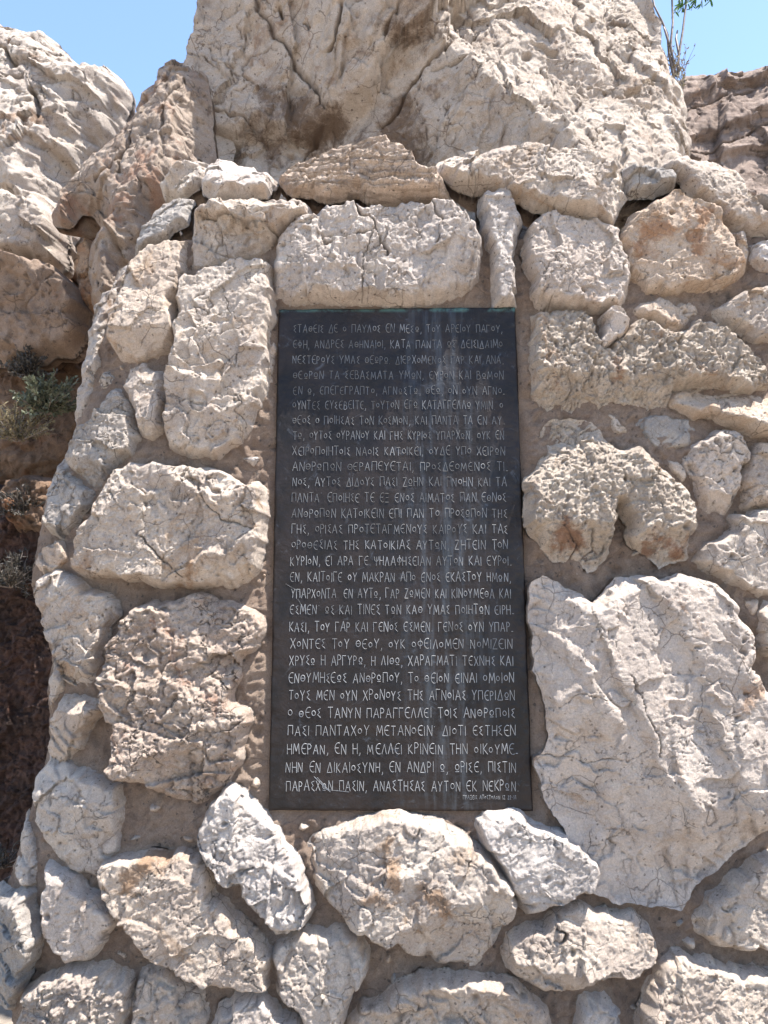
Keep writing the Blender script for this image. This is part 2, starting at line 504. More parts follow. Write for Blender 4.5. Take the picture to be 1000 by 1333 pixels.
    f1, f2, _ = voro(x*s['crs']*.62+cw, y*s['crs']*.62+fbm(x*12, y*12, 3, seed+72)*.55, seed+71)
    cmask = smooth(fbm(x*6, y*6, 2, seed+73)*2.2+.35)
    wid = 0.035+0.03*gn(x*15, y*15, seed+74)
    ck = (1-smooth((f2-f1)/np.maximum(wid, .012)))*cmask
    if s['crs'] > 12:
        f1, f2, _ = voro(x*s['crs']*2+cw, y*s['crs']*2, seed+75)
        ck = np.maximum(ck, .38*(1-smooth((f2-f1)/.09))*smooth(fbm(x*8, y*8, 2, seed+76)*2+.5))
    # holes
    hv1, _, hc = voro(x*15, y*15, seed+80)
    hole = (1-smooth(hv1/.16))*(hc > (.80 if sty in ('pitted', 'cong') else .93))
    h3, _, hc3 = voro(x*52+wx*30, y*52, seed+83)
    hole3 = (1-smooth(h3/.30))*(hc3 > (.72 if sty in ('pitted', 'cong') else .9))
    nz += -s['crack']*1.3*ck - .016*hole - .007*hole3
    hole = np.maximum(hole, hole3)
    body = T*.15 + (hm-T*.15)
    ramp_in = smooth(dd/(0.016*scale))
    rim = T*.16
    h = rim + (body-rim)*prof + A*nz*(.3+.7*ramp_in)
    P2 = np.stack([u, v], 1)
    pnn = off_c + (0.55*T if pn is None else pn)
    for (sp_, dh, wdt, fall) in steps:
        sp2 = px2uv(sp_, pnn)
        dist, nr_ = sdf(P2+np.stack([wx, wy], 1)*.5*scale + scale*.006*np.stack([facet(x*30, y*30, seed+95), facet(x*30, y*30, seed+96)], 1)*2, sp2, closed=False)
        best = np.full(len(u), 1e9); sgn = np.ones(len(u))
        for i_ in range(len(sp2)-1):
            a_ = sp2[i_]; e_ = sp2[i_+1]-a_
            t_ = np.clip(((u-a_[0])*e_[0]+(v-a_[1])*e_[1])/(e_@e_), 0, 1)
            d_ = (u-a_[0]-t_*e_[0])**2+(v-a_[1]-t_*e_[1])**2
            m_ = d_ < best
            best = np.where(m_, d_, best)
            sgn = np.where(m_, np.sign(e_[0]*(v-a_[1])-e_[1]*(u-a_[0])), sgn)
        sd = dist*sgn
        h = h + dh*smooth(.5+sd/wdt)*np.exp(-np.maximum(sd, 0)/fall)*ramp_in
    for (cp_, cw_, cd_) in cracks:
        dist, _ = sdf(P2+scale*np.stack([fbm(x*20, y*20, 3, seed+97), fbm(x*20, y*20, 3, seed+98)], 1)*.006, px2uv(cp_, pnn), closed=False)
        c_ = (1-smooth(dist/(cw_*(.7+.6*gn(x*25, y*25, seed+99)))))
        h = h - cd_*c_
        ck = np.maximum(ck, c_)
    stn = np.zeros(len(u))
    for (bx, by_, br, bs) in blobs:
        b0 = px2uv([(bx, by_), (bx+br, by_)], pnn)
        rr_ = np.hypot(*(b0[1]-b0[0]))
        dq = np.hypot(u-b0[0][0]+scale*.05*fbm(x*9, y*9, 3, seed+101), (v-b0[0][1]+scale*.05*fbm(x*9, y*9, 3, seed+102)))/rr_
        stn = np.maximum(stn, bs*(1-smooth(dq/1.3)))
    dens = .006*scale
    du = dens*fbm(x*20, y*20, 3, seed+90)*1.2; dv = dens*fbm(x*20+7, y*20, 3, seed+91)*1.2
    nb = nbase(u, v) if base else 0.0
    U = u+du; V = v+dv
    N = off+nb+h
    co = w(U, V, N)
    # skirt: two rings going back
    bl = np.unique(be); rm = np.full(len(co), -1); rm[bl] = np.arange(len(bl))
    nbb = N[bl]
    r1 = w(U[bl], V[bl], nbb-depth*.4)
    r2 = w(U[bl]+(c[0]-U[bl])*.18, V[bl]+(c[1]-V[bl])*.18, nbb-depth)
    n0_ = len(co); nb_ = len(bl)
    e = rm[be]
    s1 = np.stack([be[:, 1], be[:, 0], n0_+e[:, 0], n0_+e[:, 1]], 1)
    s2 = np.stack([n0_+e[:, 1], n0_+e[:, 0], n0_+nb_+e[:, 0], n0_+nb_+e[:, 1]], 1)
    # orientation: quads CCW seen from +n
    Q = np.concatenate([quads, s1, s2])
    co = np.concatenate([co, r1, r2])
    crk = np.concatenate([np.maximum(ck*.9, hole*(.25 if sty == 'cong' else .5)), np.zeros(2*nb_)])
    o = mesh_obj(name, co, Q, M[m], parent, crk, shade=False)
    if blobs:
        a = o.data.attributes.new('stain', 'FLOAT', 'POINT'); a.data.foreach_set('value', np.concatenate([stn, np.zeros(2*nb_)]).astype(np.float32))
    if label: o['label'] = label
    return o

# ------------------------------------------------------------------ ground
xs = np.array([-300, 300, 300, -300.]); ys = np.array([-300, -300, 300, 300.])
g = mesh_obj('ground', np.stack([xs, ys, np.zeros(4)], 1), [[0, 1, 2, 3]], M['ground'])
tag(g, kind='structure')

# ------------------------------------------------------------------ natural rock behind the wall
def rockthing(name, px, label, cat='rock', **k):
    o = relief(name, px, base=False, **k)
    recenter(o)
    tag(o, label, cat)
    return o

# hillside far behind everything at the left and under the boulder
hs = relief('hillside', [(-260, 60), (-120, 30), (-30, 110), (60, 130), (150, 190), (300, 150), (600, 120), (900, 150), (1150, 140), (1350, 220), (1350, 1500), (-260, 1500)],
            n0=-1.9, T=0.35, sty='rough', m='brown', base=False, res=0.02, scale=4, depth=1.0, planes=[(0, 0, .3)], seed=51)
tag(hs, kind='structure')

rockthing('rock_outcrop', [(-60, -5), (0, 25), (20, 36), (38, 40), (62, 41), (84, 62), (100, 80), (122, 82), (138, 88), (150, 93), (163, 106), (171, 124), (160, 160), (130, 210), (105, 260), (95, 330), (-60, 350)],
          'sunlit pale rock outcrop with reddish clefts at the upper left, against the sky', n0=-1.25, T=0.42, sty='crazed', m='greyrock', res=0.0055, scale=2.2,
          planes=[(0.0, -0.22, .34), (-0.25, -.1, .42), (.3, .25, .45)], seed=352, amp=1.25, pn=.1, R=.2, blobs=[(20, 95, 14, 1.3), (75, 200, 14, 1.2), (15, 200, 30, .9), (60, 120, 25, .6)], cracks=[([(0, 85), (30, 100), (40, 120)], .02, .05), ([(60, 150), (75, 180), (78, 200)], .02, .05)])
rockthing('rock_rib', [(160, 150), (172, 126), (188, 98), (200, 80), (211, 67), (226, 63), (240, 66), (262, 80), (275, 130), (275, 240), (250, 270), (215, 300), (175, 400), (150, 450), (118, 395), (104, 345), (112, 315), (128, 300), (118, 275), (95, 265), (88, 288), (70, 290), (60, 268), (68, 238), (92, 205), (120, 180), (140, 165)],
          'brown weathered rib of rock rising between the wall and the big boulder', n0=-.50, T=0.26, sty='rough', m='cliff', res=0.0045, scale=1.5,
          planes=[(.35, -.25, .20), (-.5, -.2, .30)], seed=53, amp=1.1, cracks=[([(240, 110), (225, 150), (222, 190)], .01, .03), ([(180, 150), (175, 200), (165, 240)], .012, .03), ([(125, 240), (150, 230), (170, 215)], .012, .03)], pn=.1, R=.12)
rockthing('rock', [(-40, 262), (-10, 256), (18, 251), (40, 262), (62, 252), (78, 290), (76, 338), (40, 345), (-40, 335)],
          'rounded pale brown rock at the left edge below the sunlit outcrop', n0=-.75, T=0.22, sty='rough', m='greyrock', res=0.005, scale=1.8, seed=54)
rockthing('rock', [(96, 352), (100, 318), (115, 305), (128, 318), (136, 345), (150, 370), (120, 420), (104, 390)],
          'small orange rock tucked beneath the brown rib beside the wall', n0=-.62, T=0.12, sty='rough', m='orange', res=0.005, scale=1.3, seed=55)
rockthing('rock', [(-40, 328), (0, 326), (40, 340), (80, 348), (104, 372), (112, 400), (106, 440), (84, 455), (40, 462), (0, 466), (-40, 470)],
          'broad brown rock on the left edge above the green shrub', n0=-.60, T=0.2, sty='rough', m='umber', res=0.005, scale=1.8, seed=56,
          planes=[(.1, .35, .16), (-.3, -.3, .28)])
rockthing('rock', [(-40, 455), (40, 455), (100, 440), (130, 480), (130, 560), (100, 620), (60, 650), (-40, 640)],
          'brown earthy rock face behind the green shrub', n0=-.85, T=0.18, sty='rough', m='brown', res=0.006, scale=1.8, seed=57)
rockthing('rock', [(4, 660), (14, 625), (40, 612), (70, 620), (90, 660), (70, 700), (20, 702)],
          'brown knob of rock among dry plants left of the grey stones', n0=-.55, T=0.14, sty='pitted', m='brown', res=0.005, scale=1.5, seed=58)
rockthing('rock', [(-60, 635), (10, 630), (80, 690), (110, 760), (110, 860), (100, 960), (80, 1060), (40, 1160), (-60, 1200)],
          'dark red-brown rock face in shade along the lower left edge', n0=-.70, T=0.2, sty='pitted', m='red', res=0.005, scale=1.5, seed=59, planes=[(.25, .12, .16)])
rockthing('rock', [(868, 130), (885, 92), (900, 82), (930, 81), (965, 82), (985, 78), (1080, 84), (1090, 330), (860, 330)],
          'pinkish brown layered rock slope at the upper right, behind the wall', n0=-1.3, T=0.3, sty='smooth', m='pinkrock', res=0.007, scale=2.6, seed=161, amp=1.1,
          planes=[(-.05, -.25, .22)], pn=.1,
          steps=[([(1060, 130), (960, 165), (880, 200)], -.05, .03, .3), ([(1060, 175), (960, 205), (890, 235)], -.05, .03, .3), ([(1010, 96), (940, 112), (885, 140)], -.04, .03, .3)], cracks=[([(885, 150), (940, 128), (1010, 110)], .01, .03), ([(890, 215), (950, 190), (1010, 160)], .01, .03)])
BP = [(275, -40), (300, -170), (420, -260), (600, -290), (740, -250), (815, -150), (838, -40), (848, 20), (856, 60), (868, 98), (880, 125), (887, 155), (888, 190), (886, 230), (880, 330), (820, 430),
      (700, 440), (380, 430), (280, 380), (236, 290), (240, 215), (238, 165), (243, 130), (238, 104), (247, 70), (258, 30)]
rockthing('boulder', BP, 'huge tan boulder resting on top of the stone wall, its right half in full sun', 'boulder', n0=-.55, T=0.62, sty='rough', m='boulder', res=0.0042, scale=2.1,
          planes=[(.55, .34, .43), (-.25, -.32, .36), (.05, -.75, .95), (1.1, 0, 1.15)], seed=64, amp=.8, pn=.06, R=.13,
          cracks=[([(325, 0), (345, 35), (375, 85), (400, 120), (425, 160)], .012, .03), ([(245, 75), (290, 90), (330, 108)], .006, .015), ([(500, 110), (545, 70), (575, 60)], .012, .025),
                  ([(690, 140), (695, 165), (698, 185)], .008, .02), ([(600, 115), (610, 70), (600, 50)], .006, .01), ([(560, 150), (600, 145), (625, 130)], .01, .02), ([(610, 95), (580, 125), (540, 150), (500, 190)], .014, .03), ([(435, 105), (447, 90), (452, 70)], .02, .05), ([(370, 40), (376, 52)], .016, .05), ([(400, 60), (408, 68)], .014, .04),
                  ([(270, 140), (310, 150), (345, 175)], .01, .02), ([(420, 165), (395, 190), (380, 215)], .012, .03)],
          blobs=[(300, 170, 40, .6), (360, 160, 55, .9), (410, 175, 45, 1.0), (520, 195, 50, 1.1), (530, 110, 40, .7), (560, 165, 36, .6), (350, 205, 50, .8), (450, 205, 50, .8), (290, 190, 40, .7)],
          steps=[([(520, 120), (470, 160), (400, 170), (300, 165), (240, 190)], -.10, .05, .5), ([(450, 120), (458, 85), (452, 62)], .04, .02, .06), ([(600, 0), (570, 60), (610, 130), (700, 175), (760, 190)], -.05, .03, .2)])

# ------------------------------------------------------------------ the wall
wall = empty('stone_wall', (0, 2.0, 0))
tag(wall, 'rubble wall of pale rough limestone blocks set in brown mortar around the plaque', 'wall')

# mortar bed: one sheet following the wall's form, down to the ground
def mortar():
    res = 0.0055
    lo = px2uv([(-60, 1333)], 0)[0]; 
    u0, u1 = -1.35, 1.5
    v0 = -1.62; v1 = 1.12
    nx = int((u1-u0)/res); ny = int((v1-v0)/res)
    gx, gy = np.meshgrid(u0+np.arange(nx)*res, v0+np.arange(ny)*res)
    u = gx.ravel(); v = gy.ravel()
    # inside region: right of / below BACK line
    top = np.vstack([BACK, [[1.6, BACK[-1][1]-.05], [1.6, -1.8], [BACK[0][0], -1.8]]])
    d, near = sdf(np.stack([u, v], 1), top)
    D = d.reshape(ny, nx)
    ok = (D[:-1, :-1]+D[1:, 1:])/2 > 0.0
    jj, ii = np.nonzero(ok); idx = jj*nx+ii
    quads = np.stack([idx, idx+1, idx+nx+1, idx+nx], 1)
    used = np.unique(quads); rm = np.full(nx*ny, -1); rm[used] = np.arange(len(used))
    quads = rm[quads]; u = u[used]; v = v[used]; dd = d[used]
    n = nbase(u, v) + .021 + .014*fbm(u*7, v*7, 3, 901) + .007*(ridged(u*30, v*30, 3, 902)-.9) + .011*facet(u*16, v*16, 903) + .006*facet(u*45, v*45, 908) + .003*fbm(u*90, v*90, 2, 909)
    n = n - .25*(1-smooth(dd/.03))
    # keep flat behind the plaque
    f1, f2, _ = voro(u*5+fbm(u*9, v*9, 3, 905)*.5, v*5+fbm(u*9, v*9, 3, 906)*.5, 904)
    ck = (1-smooth((f2-f1)/.02))*smooth(fbm(u*5, v*5, 2, 907)*2+.1)
    n -= .004*ck
    q4 = px2uv(PLQ, .03)
    dp, _ = sdf(np.stack([u, v], 1), q4)
    k = smooth((dp+.03)/.03)
    n = n*(1-k)+k*np.minimum(n, .013)
    co = w(u, v, n)
    o = mesh_obj('mortar', co, quads, M['mortar'], wall, ck)
    o['label'] = 'brown sandy mortar between the stones'
PLQ = [(362.5, 402.5), (671, 399.5), (694, 1056), (349.5, 1055)]
mortar()

S = []; PX = []
def st(px, T=.06, sty='rough', m='pale', label=None, **k):
    PX.append(px); T = T*.93
    o = relief('stone', px, T=T, sty=sty, m=m, parent=wall, label=label, **k)
    S.append(o)

# top course
st([(361, 212), (372, 200), (400, 192), (430, 184), (465, 179), (495, 176), (512, 190), (530, 205), (545, 222), (566, 234), (586, 243), (580, 254), (540, 261), (505, 260), (460, 250), (430, 258), (385, 246), (366, 232)],
   .085, 'strata', 'layered', 'layered brown slab with wood-like grain', sa=-.12)
st([(568, 208), (580, 196), (610, 195), (640, 190), (655, 183), (680, 181), (700, 190), (725, 192), (760, 192), (790, 205), (812, 222), (816, 250), (808, 270), (798, 290), (770, 283), (730, 275), (690, 265), (670, 258), (640, 245), (622, 248), (600, 243), (585, 228), (572, 220)],
   .075, 'rough', 'pale', planes=[(-.05, -.12, .075), (.3, -.7, .14), (-.5, .1, .16)], n0=.01)
st([(812, 216), (835, 218), (860, 222), (882, 232), (878, 240), (850, 252), (818, 254)], .06, 'rough', 'grey')
st([(865, 210), (878, 200), (895, 197), (912, 202), (930, 207), (950, 217), (965, 225), (979, 245), (978, 262), (992, 275), (1015, 285), (1015, 303), (975, 302), (950, 292), (930, 270), (905, 255), (885, 230), (870, 220)], .065, 'crazed', 'pale')
st([(976, 256), (1020, 258), (1020, 286), (995, 274)], .06, 'rough', 'grey')
# second course
st([(623, 252), (645, 248), (664, 243), (668, 262), (680, 288), (672, 303), (668, 330), (674, 397), (645, 397), (640, 330), (628, 290)], .085, 'rough', 'white', 'narrow upright stone', jag=.6)
st([(700, 285), (715, 277), (740, 284), (770, 286), (797, 288), (805, 310), (812, 335), (820, 362), (815, 390), (808, 403), (770, 404), (735, 402), (703, 399), (692, 378), (685, 350), (683, 325), (688, 300)], .07, 'rough', 'white', planes=[(-.03, -.08, .075), (.5, .1, .17), (-.5, 0, .15)])
st([(808, 305), (825, 278), (850, 265), (876, 253), (900, 262), (925, 270), (945, 300), (955, 330), (970, 352), (958, 366), (930, 374), (900, 378), (870, 380), (840, 378), (820, 360), (812, 335)], .075, 'rough', 'tan', 'rounded stone with a rusty orange face', blobs=[(860, 305, 26, 1.0), (900, 300, 26, 1.0), (915, 325, 22, .9), (835, 320, 18, .7)])
st([(949, 303), (965, 305), (976, 330), (971, 350), (957, 335)], .05, 'rough', 'pale')
st([(973, 318), (1015, 308), (1015, 354), (990, 355), (976, 340)], .06, 'rough', 'white')
st([(932, 404), (945, 392), (965, 382), (1015, 363), (1015, 446), (985, 442), (960, 428), (940, 415)], .07, 'rough', 'pale')
st([(358, 385), (357, 350), (360, 318), (368, 300), (400, 282), (430, 268), (460, 267), (500, 272), (540, 270), (575, 268), (600, 272), (612, 290), (627, 318), (628, 350), (612, 376), (570, 388), (530, 394), (490, 395), (430, 391), (380, 391)],
   .085, 'rough', 'white', 'large cracked block above the plaque', planes=[(.02, -.05, .085), (.35, .15, .15), (-.25, .5, .17), (0, -.6, .17)], seed=311,
   cracks=[([(462, 272), (485, 300), (500, 330), (505, 345)], .005, .02), ([(485, 308), (450, 320), (420, 325)], .004, .012), ([(470, 392), (475, 340), (485, 310)], .004, .01), ([(555, 270), (575, 295), (565, 330)], .004, .01)],
   steps=[([(600, 290), (570, 310), (560, 345)], .015, .02, .06)])
st([(246, 342), (248, 300), (250, 281), (262, 271), (300, 262), (340, 259), (370, 264), (400, 268), (411, 276), (405, 286), (380, 297), (350, 314), (345, 327), (305, 336), (280, 346), (252, 349)], .075, 'rough', 'pale',
   planes=[(.1, .3, .085), (0, -.6, .12)], steps=[([(365, 305), (330, 305), (300, 292), (258, 285)], -.03, .01, .08)], cracks=[([(258, 284), (300, 291), (330, 303), (365, 306)], .005, .02)])
st([(208, 246), (208, 232), (222, 218), (238, 207), (262, 197), (268, 215), (263, 238), (250, 246), (230, 249)], .06, 'rough', 'pale')
st([(263, 238), (266, 214), (276, 198), (300, 191), (325, 198), (332, 214), (350, 220), (361, 230), (358, 243), (346, 258), (320, 263), (285, 262), (264, 250)], .075, 'rough', 'white')
st([(163, 322), (172, 297), (190, 265), (210, 252), (238, 250), (253, 258), (248, 275), (240, 295), (225, 300), (205, 312), (180, 322), (168, 332)], .06, 'crazed', 'grey')
st([(118, 398), (134, 352), (148, 328), (163, 334), (156, 352), (148, 385), (139, 412), (132, 450), (126, 480), (118, 515), (100, 545), (90, 556), (88, 520), (98, 470), (106, 430)], .04, 'rough', 'greyrock')
# left columns
st([(140, 442), (142, 415), (150, 380), (158, 345), (178, 326), (215, 313), (240, 312), (243, 340), (238, 370), (228, 400), (226, 440), (215, 460), (182, 471), (160, 468)], .075, 'smooth', 'pale', planes=[(-.1, -.05, .08), (-.2, .6, .14), (.4, -.3, .14)])
st([(215, 584), (217, 520), (222, 480), (228, 420), (232, 370), (250, 357), (290, 345), (335, 340), (352, 343), (356, 380), (350, 440), (345, 500), (333, 535), (325, 560), (305, 580), (285, 596), (255, 591)],
   .085, 'smooth', 'pale', 'tall smooth slab left of the plaque', planes=[(-.06, .02, .075), (.5, 0, .16), (.1, .35, .165)], seed=1203,
   steps=[([(318, 395), (300, 425), (270, 432), (238, 445), (222, 470)], .028, .02, .10), ([(312, 470), (290, 500), (262, 498), (235, 490)], .022, .018, .07), ([(310, 525), (295, 540), (275, 535)], .015, .02, .05)])
st([(346, 437), (357, 445), (356, 500), (346, 508)], .03, 'rough', 'pale')
st([(161, 504), (166, 480), (184, 471), (210, 482), (218, 500), (215, 530), (212, 560), (206, 570), (194, 572), (183, 566), (178, 540), (168, 520)], .07, 'rough', 'pale')
st([(128, 490), (140, 481), (150, 490), (147, 503), (131, 508)], .035, 'smooth', 'grey', 'small grey pebble')
st([(76, 576), (84, 560), (116, 540), (132, 520), (144, 504), (164, 508), (176, 545), (183, 572), (172, 598), (150, 606), (140, 620), (128, 636), (104, 624), (80, 600)], .07, 'crazed', 'grey', 'blue-grey cracked stone')
st([(48, 672), (52, 628), (64, 592), (74, 580), (80, 604), (102, 627), (126, 640), (118, 664), (94, 692), (90, 704), (62, 694)], .06, 'crazed', 'grey')
st([(93, 712), (96, 692), (120, 668), (132, 640), (148, 610), (165, 606), (200, 602), (240, 608), (280, 608), (297, 618), (316, 634), (336, 622), (345, 636), (345, 684), (342, 716), (332, 748), (316, 760), (296, 768), (276, 762), (248, 766), (216, 764), (176, 756), (148, 752), (116, 750), (96, 746)],
   .095, 'rough', 'pale', 'large blocky stone left of the plaque', planes=[(.05, .0, .095), (-.1, .5, .15), (-.1, -.9, .23), (.3, -.1, .16)], seed=77, blobs=[(130, 742, 22, .7), (230, 755, 26, .7), (325, 690, 14, .6)],
   steps=[([(345, 640), (325, 638), (300, 650), (270, 645), (235, 622)], .03, .02, .06), ([(325, 700), (300, 725), (280, 720), (245, 740)], .02, .012, .05)],
   cracks=[([(190, 700), (215, 730), (240, 750)], .004, .012), ([(265, 640), (290, 680), (330, 690)], .004, .01)])
st([(42, 742), (46, 714), (60, 701), (85, 703), (90, 718), (90, 732), (75, 742), (52, 749)], .055, 'smooth', 'tan', 'small tan stone')
st([(30, 784), (28, 764), (40, 748), (72, 741), (92, 748), (116, 768), (146, 770), (154, 784), (156, 800), (141, 816), (138, 836), (132, 860), (125, 878), (122, 896), (108, 902), (84, 896), (72, 872), (68, 844), (58, 838), (42, 812)],
   .085, 'rough', 'pale')
st([(66, 850), (78, 874), (82, 897), (72, 902), (60, 930), (55, 920), (60, 880)], .04, 'rough', 'pale')
st([(62, 930), (74, 902), (108, 903), (136, 916), (136, 928), (124, 936), (112, 952), (108, 976), (100, 980), (84, 997), (54, 997), (48, 980)], .08, 'smooth', 'pale', planes=[(.1, .35, .07), (0, -1.0, .12)])
st([(124, 886), (136, 872), (140, 838), (160, 808), (176, 793), (192, 785), (224, 780), (256, 772), (276, 774), (296, 784), (318, 785), (342, 806), (342, 824), (328, 846), (313, 862), (308, 888), (300, 912), (320, 924), (326, 938), (320, 955), (316, 980), (304, 1004), (296, 1020), (276, 1036), (256, 1049), (228, 1044), (204, 1034), (188, 1022), (152, 1012), (143, 1000), (148, 988), (150, 964), (152, 950), (140, 936), (136, 918)],
   .105, 'cong', 'conglom', 'lumpy conglomerate stone full of pebbles', planes=[(-.06, -.12, .10), (-.3, .45, .17), (.5, -.1, .2), (.0, -.5, .19)], seed=78)
st([(34, 1012), (45, 985), (75, 990), (110, 1005), (158, 1022), (161, 1080), (156, 1108), (132, 1140), (100, 1138), (70, 1125), (48, 1100), (30, 1075), (28, 1040)], .09, 'smooth', 'pale', planes=[(.05, .3, .07), (.0, -.4, .10)])
st([(14, 1100), (20, 1062), (28, 1070), (48, 1102), (58, 1122), (54, 1150), (35, 1156), (14, 1144)], .055, 'rough', 'pale')
st([(52, 1185), (58, 1126), (72, 1129), (100, 1141), (120, 1165), (135, 1170), (153, 1190), (150, 1205), (130, 1235), (110, 1255), (90, 1253), (75, 1240), (60, 1220)], .075, 'smooth', 'white')
st([(-30, 1170), (20, 1158), (45, 1160), (54, 1190), (60, 1222), (46, 1255), (20, 1300), (0, 1330), (-30, 1330)], .07, 'rough', 'grey', planes=[(.4, .1, .07)])
st([(0, 1360), (20, 1305), (55, 1272), (95, 1258), (140, 1258), (168, 1270), (170, 1300), (160, 1360)], .085, 'pitted', 'pale')
st([(166, 1360), (173, 1305), (180, 1266), (208, 1258), (238, 1278), (268, 1300), (272, 1325), (262, 1360)], .07, 'rough', 'pale')
st([(130, 1133), (138, 1120), (160, 1114), (200, 1112), (240, 1108), (263, 1114), (274, 1130), (275, 1160), (300, 1185), (325, 1210), (350, 1235), (353, 1255), (348, 1288), (310, 1290), (270, 1280), (230, 1270), (200, 1250), (180, 1230), (172, 1205), (150, 1185), (135, 1160)],
   .09, 'crazed', 'pale', planes=[(-.05, -.08, .09), (-.3, -.5, .15), (.5, .5, .17)], blobs=[(195, 1127, 22, 1.0), (210, 1240, 16, .6)])
st([(255, 1090), (266, 1062), (280, 1040), (298, 1021), (318, 1030), (340, 1056), (360, 1075), (375, 1100), (395, 1135), (405, 1160), (408, 1185), (398, 1205), (376, 1214), (362, 1214), (348, 1198), (330, 1180), (302, 1152), (280, 1135), (262, 1115)],
   .085, 'rough', 'white', planes=[(-.03, -.05, .085), (.4, .3, .13), (-.4, -.5, .14)])
st([(272, 1350), (278, 1323), (300, 1305), (325, 1290), (345, 1300), (360, 1318), (390, 1330), (395, 1360)], .085, 'rough', 'white')
st([(355, 1245), (362, 1225), (380, 1217), (400, 1212), (440, 1209), (470, 1218), (483, 1240), (478, 1265), (462, 1285), (450, 1312), (442, 1360), (400, 1345), (385, 1315), (365, 1300), (357, 1275)], .085, 'crazed', 'pale')
st([(396, 1112), (400, 1099), (430, 1081), (470, 1068), (500, 1062), (545, 1063), (575, 1073), (605, 1090), (628, 1108), (650, 1130), (668, 1153), (676, 1178), (668, 1200), (651, 1223), (637, 1253), (617, 1272), (585, 1259), (550, 1248), (500, 1229), (460, 1208), (425, 1178), (408, 1148)],
   .12, 'rough', 'pale', 'large oval stone with a rusty patch beneath the plaque', planes=[(.03, -.1, .115), (-.2, .5, .15), (.75, -.1, .21), (-.15, -.45, .20)], seed=79,
   blobs=[(510, 1120, 32, 1.0), (495, 1165, 25, .8), (560, 1160, 28, .8), (545, 1200, 25, .5)], steps=[([(560, 1110), (530, 1130), (500, 1125)], .02, .015, .05)])
st([(619, 1070), (645, 1055), (672, 1055), (700, 1072), (740, 1088), (775, 1120), (783, 1138), (775, 1158), (740, 1173), (722, 1180), (690, 1196), (672, 1165), (646, 1125), (625, 1090)],
   .095, 'rough', 'white', planes=[(-.05, .05, .09), (.4, .5, .135), (.3, -.5, .16)])
st([(440, 1360), (470, 1312), (500, 1300), (530, 1281), (560, 1272), (600, 1270), (650, 1273), (676, 1288), (714, 1315), (728, 1360)], .095, 'rough', 'pale', planes=[(.0, .35, .06), (.0, -.1, .10)])
st([(652, 1237), (663, 1220), (690, 1205), (705, 1200), (724, 1182), (745, 1177), (770, 1183), (800, 1190), (826, 1186), (848, 1215), (857, 1235), (854, 1255), (825, 1267), (795, 1270), (770, 1285), (745, 1295), (710, 1290), (680, 1278), (660, 1262)], .09, 'rough', 'pale', planes=[(-.05, -.15, .085), (.2, .7, .13), (.4, -.3, .14), (-.35, -.1, .14)], cracks=[([(722, 1205), (735, 1212), (728, 1222)], .006, .02)])
st([(750, 1360), (754, 1312), (765, 1300), (790, 1297), (808, 1316), (812, 1360)], .07, 'rough', 'white')
st([(826, 1360), (838, 1310), (850, 1272), (862, 1251), (885, 1243), (905, 1248), (930, 1247), (948, 1259), (1020, 1265), (1030, 1360)], .09, 'rough', 'pale', planes=[(-.03, -.12, .09), (0, .6, .14)])
st([(903, 1198), (922, 1168), (955, 1142), (980, 1120), (1025, 1092), (1030, 1240), (975, 1237), (940, 1233), (915, 1222)], .085, 'smooth', 'pale')
# right side
st([(695, 762), (711, 749), (738, 764), (772, 783), (786, 771), (810, 754), (830, 747), (864, 754), (891, 747), (915, 754), (942, 764), (956, 781), (966, 805), (983, 818), (988, 842), (984, 876), (1005, 900), (1025, 915), (1025, 1070), (985, 1095), (940, 1137), (912, 1160), (904, 1184), (870, 1190), (840, 1184), (800, 1178), (781, 1163), (774, 1133), (755, 1100), (730, 1068), (711, 1032), (705, 992), (724, 965), (720, 945), (706, 890), (699, 830), (694, 790)],
   .11, 'smooth', 'white', 'largest stone, a broad pale slab right of the plaque', planes=[(-.03, -.02, .10), (.35, .30, .13), (.55, -.1, .20), (-.05, -.35, .27), (-.02, .62, .22)], seed=80, R=.035, amp=.9, n0=.034,
   steps=[([(880, 1110), (868, 1040), (850, 985), (825, 930), (800, 890), (790, 860)], -.022, .03, .10), ([(975, 1060), (940, 990), (915, 930), (905, 870), (880, 820), (850, 780)], -.025, .035, .12),
          ([(770, 880), (755, 850), (730, 830), (710, 820)], .014, .02, .05), ([(905, 1130), (890, 1060), (880, 1010)], -.015, .02, .05)],
   blobs=[(970, 905, 34, .8), (705, 975, 16, .7), (870, 790, 18, .6)], cracks=[([(815, 880), (840, 930), (858, 985)], .003, .008), ([(700, 930), (760, 905), (785, 910)], .003, .006), ([(705, 985), (770, 995), (810, 990)], .003, .006)])
st([(692, 431), (697, 412), (725, 405), (758, 401), (772, 413), (776, 432), (784, 452), (793, 456), (808, 436), (828, 417), (855, 421), (875, 435), (898, 427), (908, 412), (935, 418), (955, 438), (985, 455), (1003, 480), (1003, 505), (975, 509), (940, 505), (905, 501), (880, 508), (862, 535), (845, 537), (820, 528), (790, 528), (765, 530), (712, 533), (697, 517), (694, 480)],
   .085, 'pitted', 'pitted', 'long pitted grey and orange block', planes=[(-.02, -.14, .08), (-.3, -.1, .14), (0, .8, .12)], seed=81, blobs=[(860, 430, 20, .9), (800, 470, 22, .6), (700, 520, 20, .6)])
st([(778, 409), (792, 406), (805, 407), (817, 420), (815, 430), (800, 443), (783, 458), (776, 450), (788, 436), (786, 420)], .09, 'smooth', 'white', 'small bright white chip wedged in', R=.012)
st([(818, 414), (832, 396), (855, 388), (880, 395), (900, 390), (914, 403), (906, 412), (895, 426), (875, 434), (855, 419), (835, 413)], .05, 'rough', 'tan')
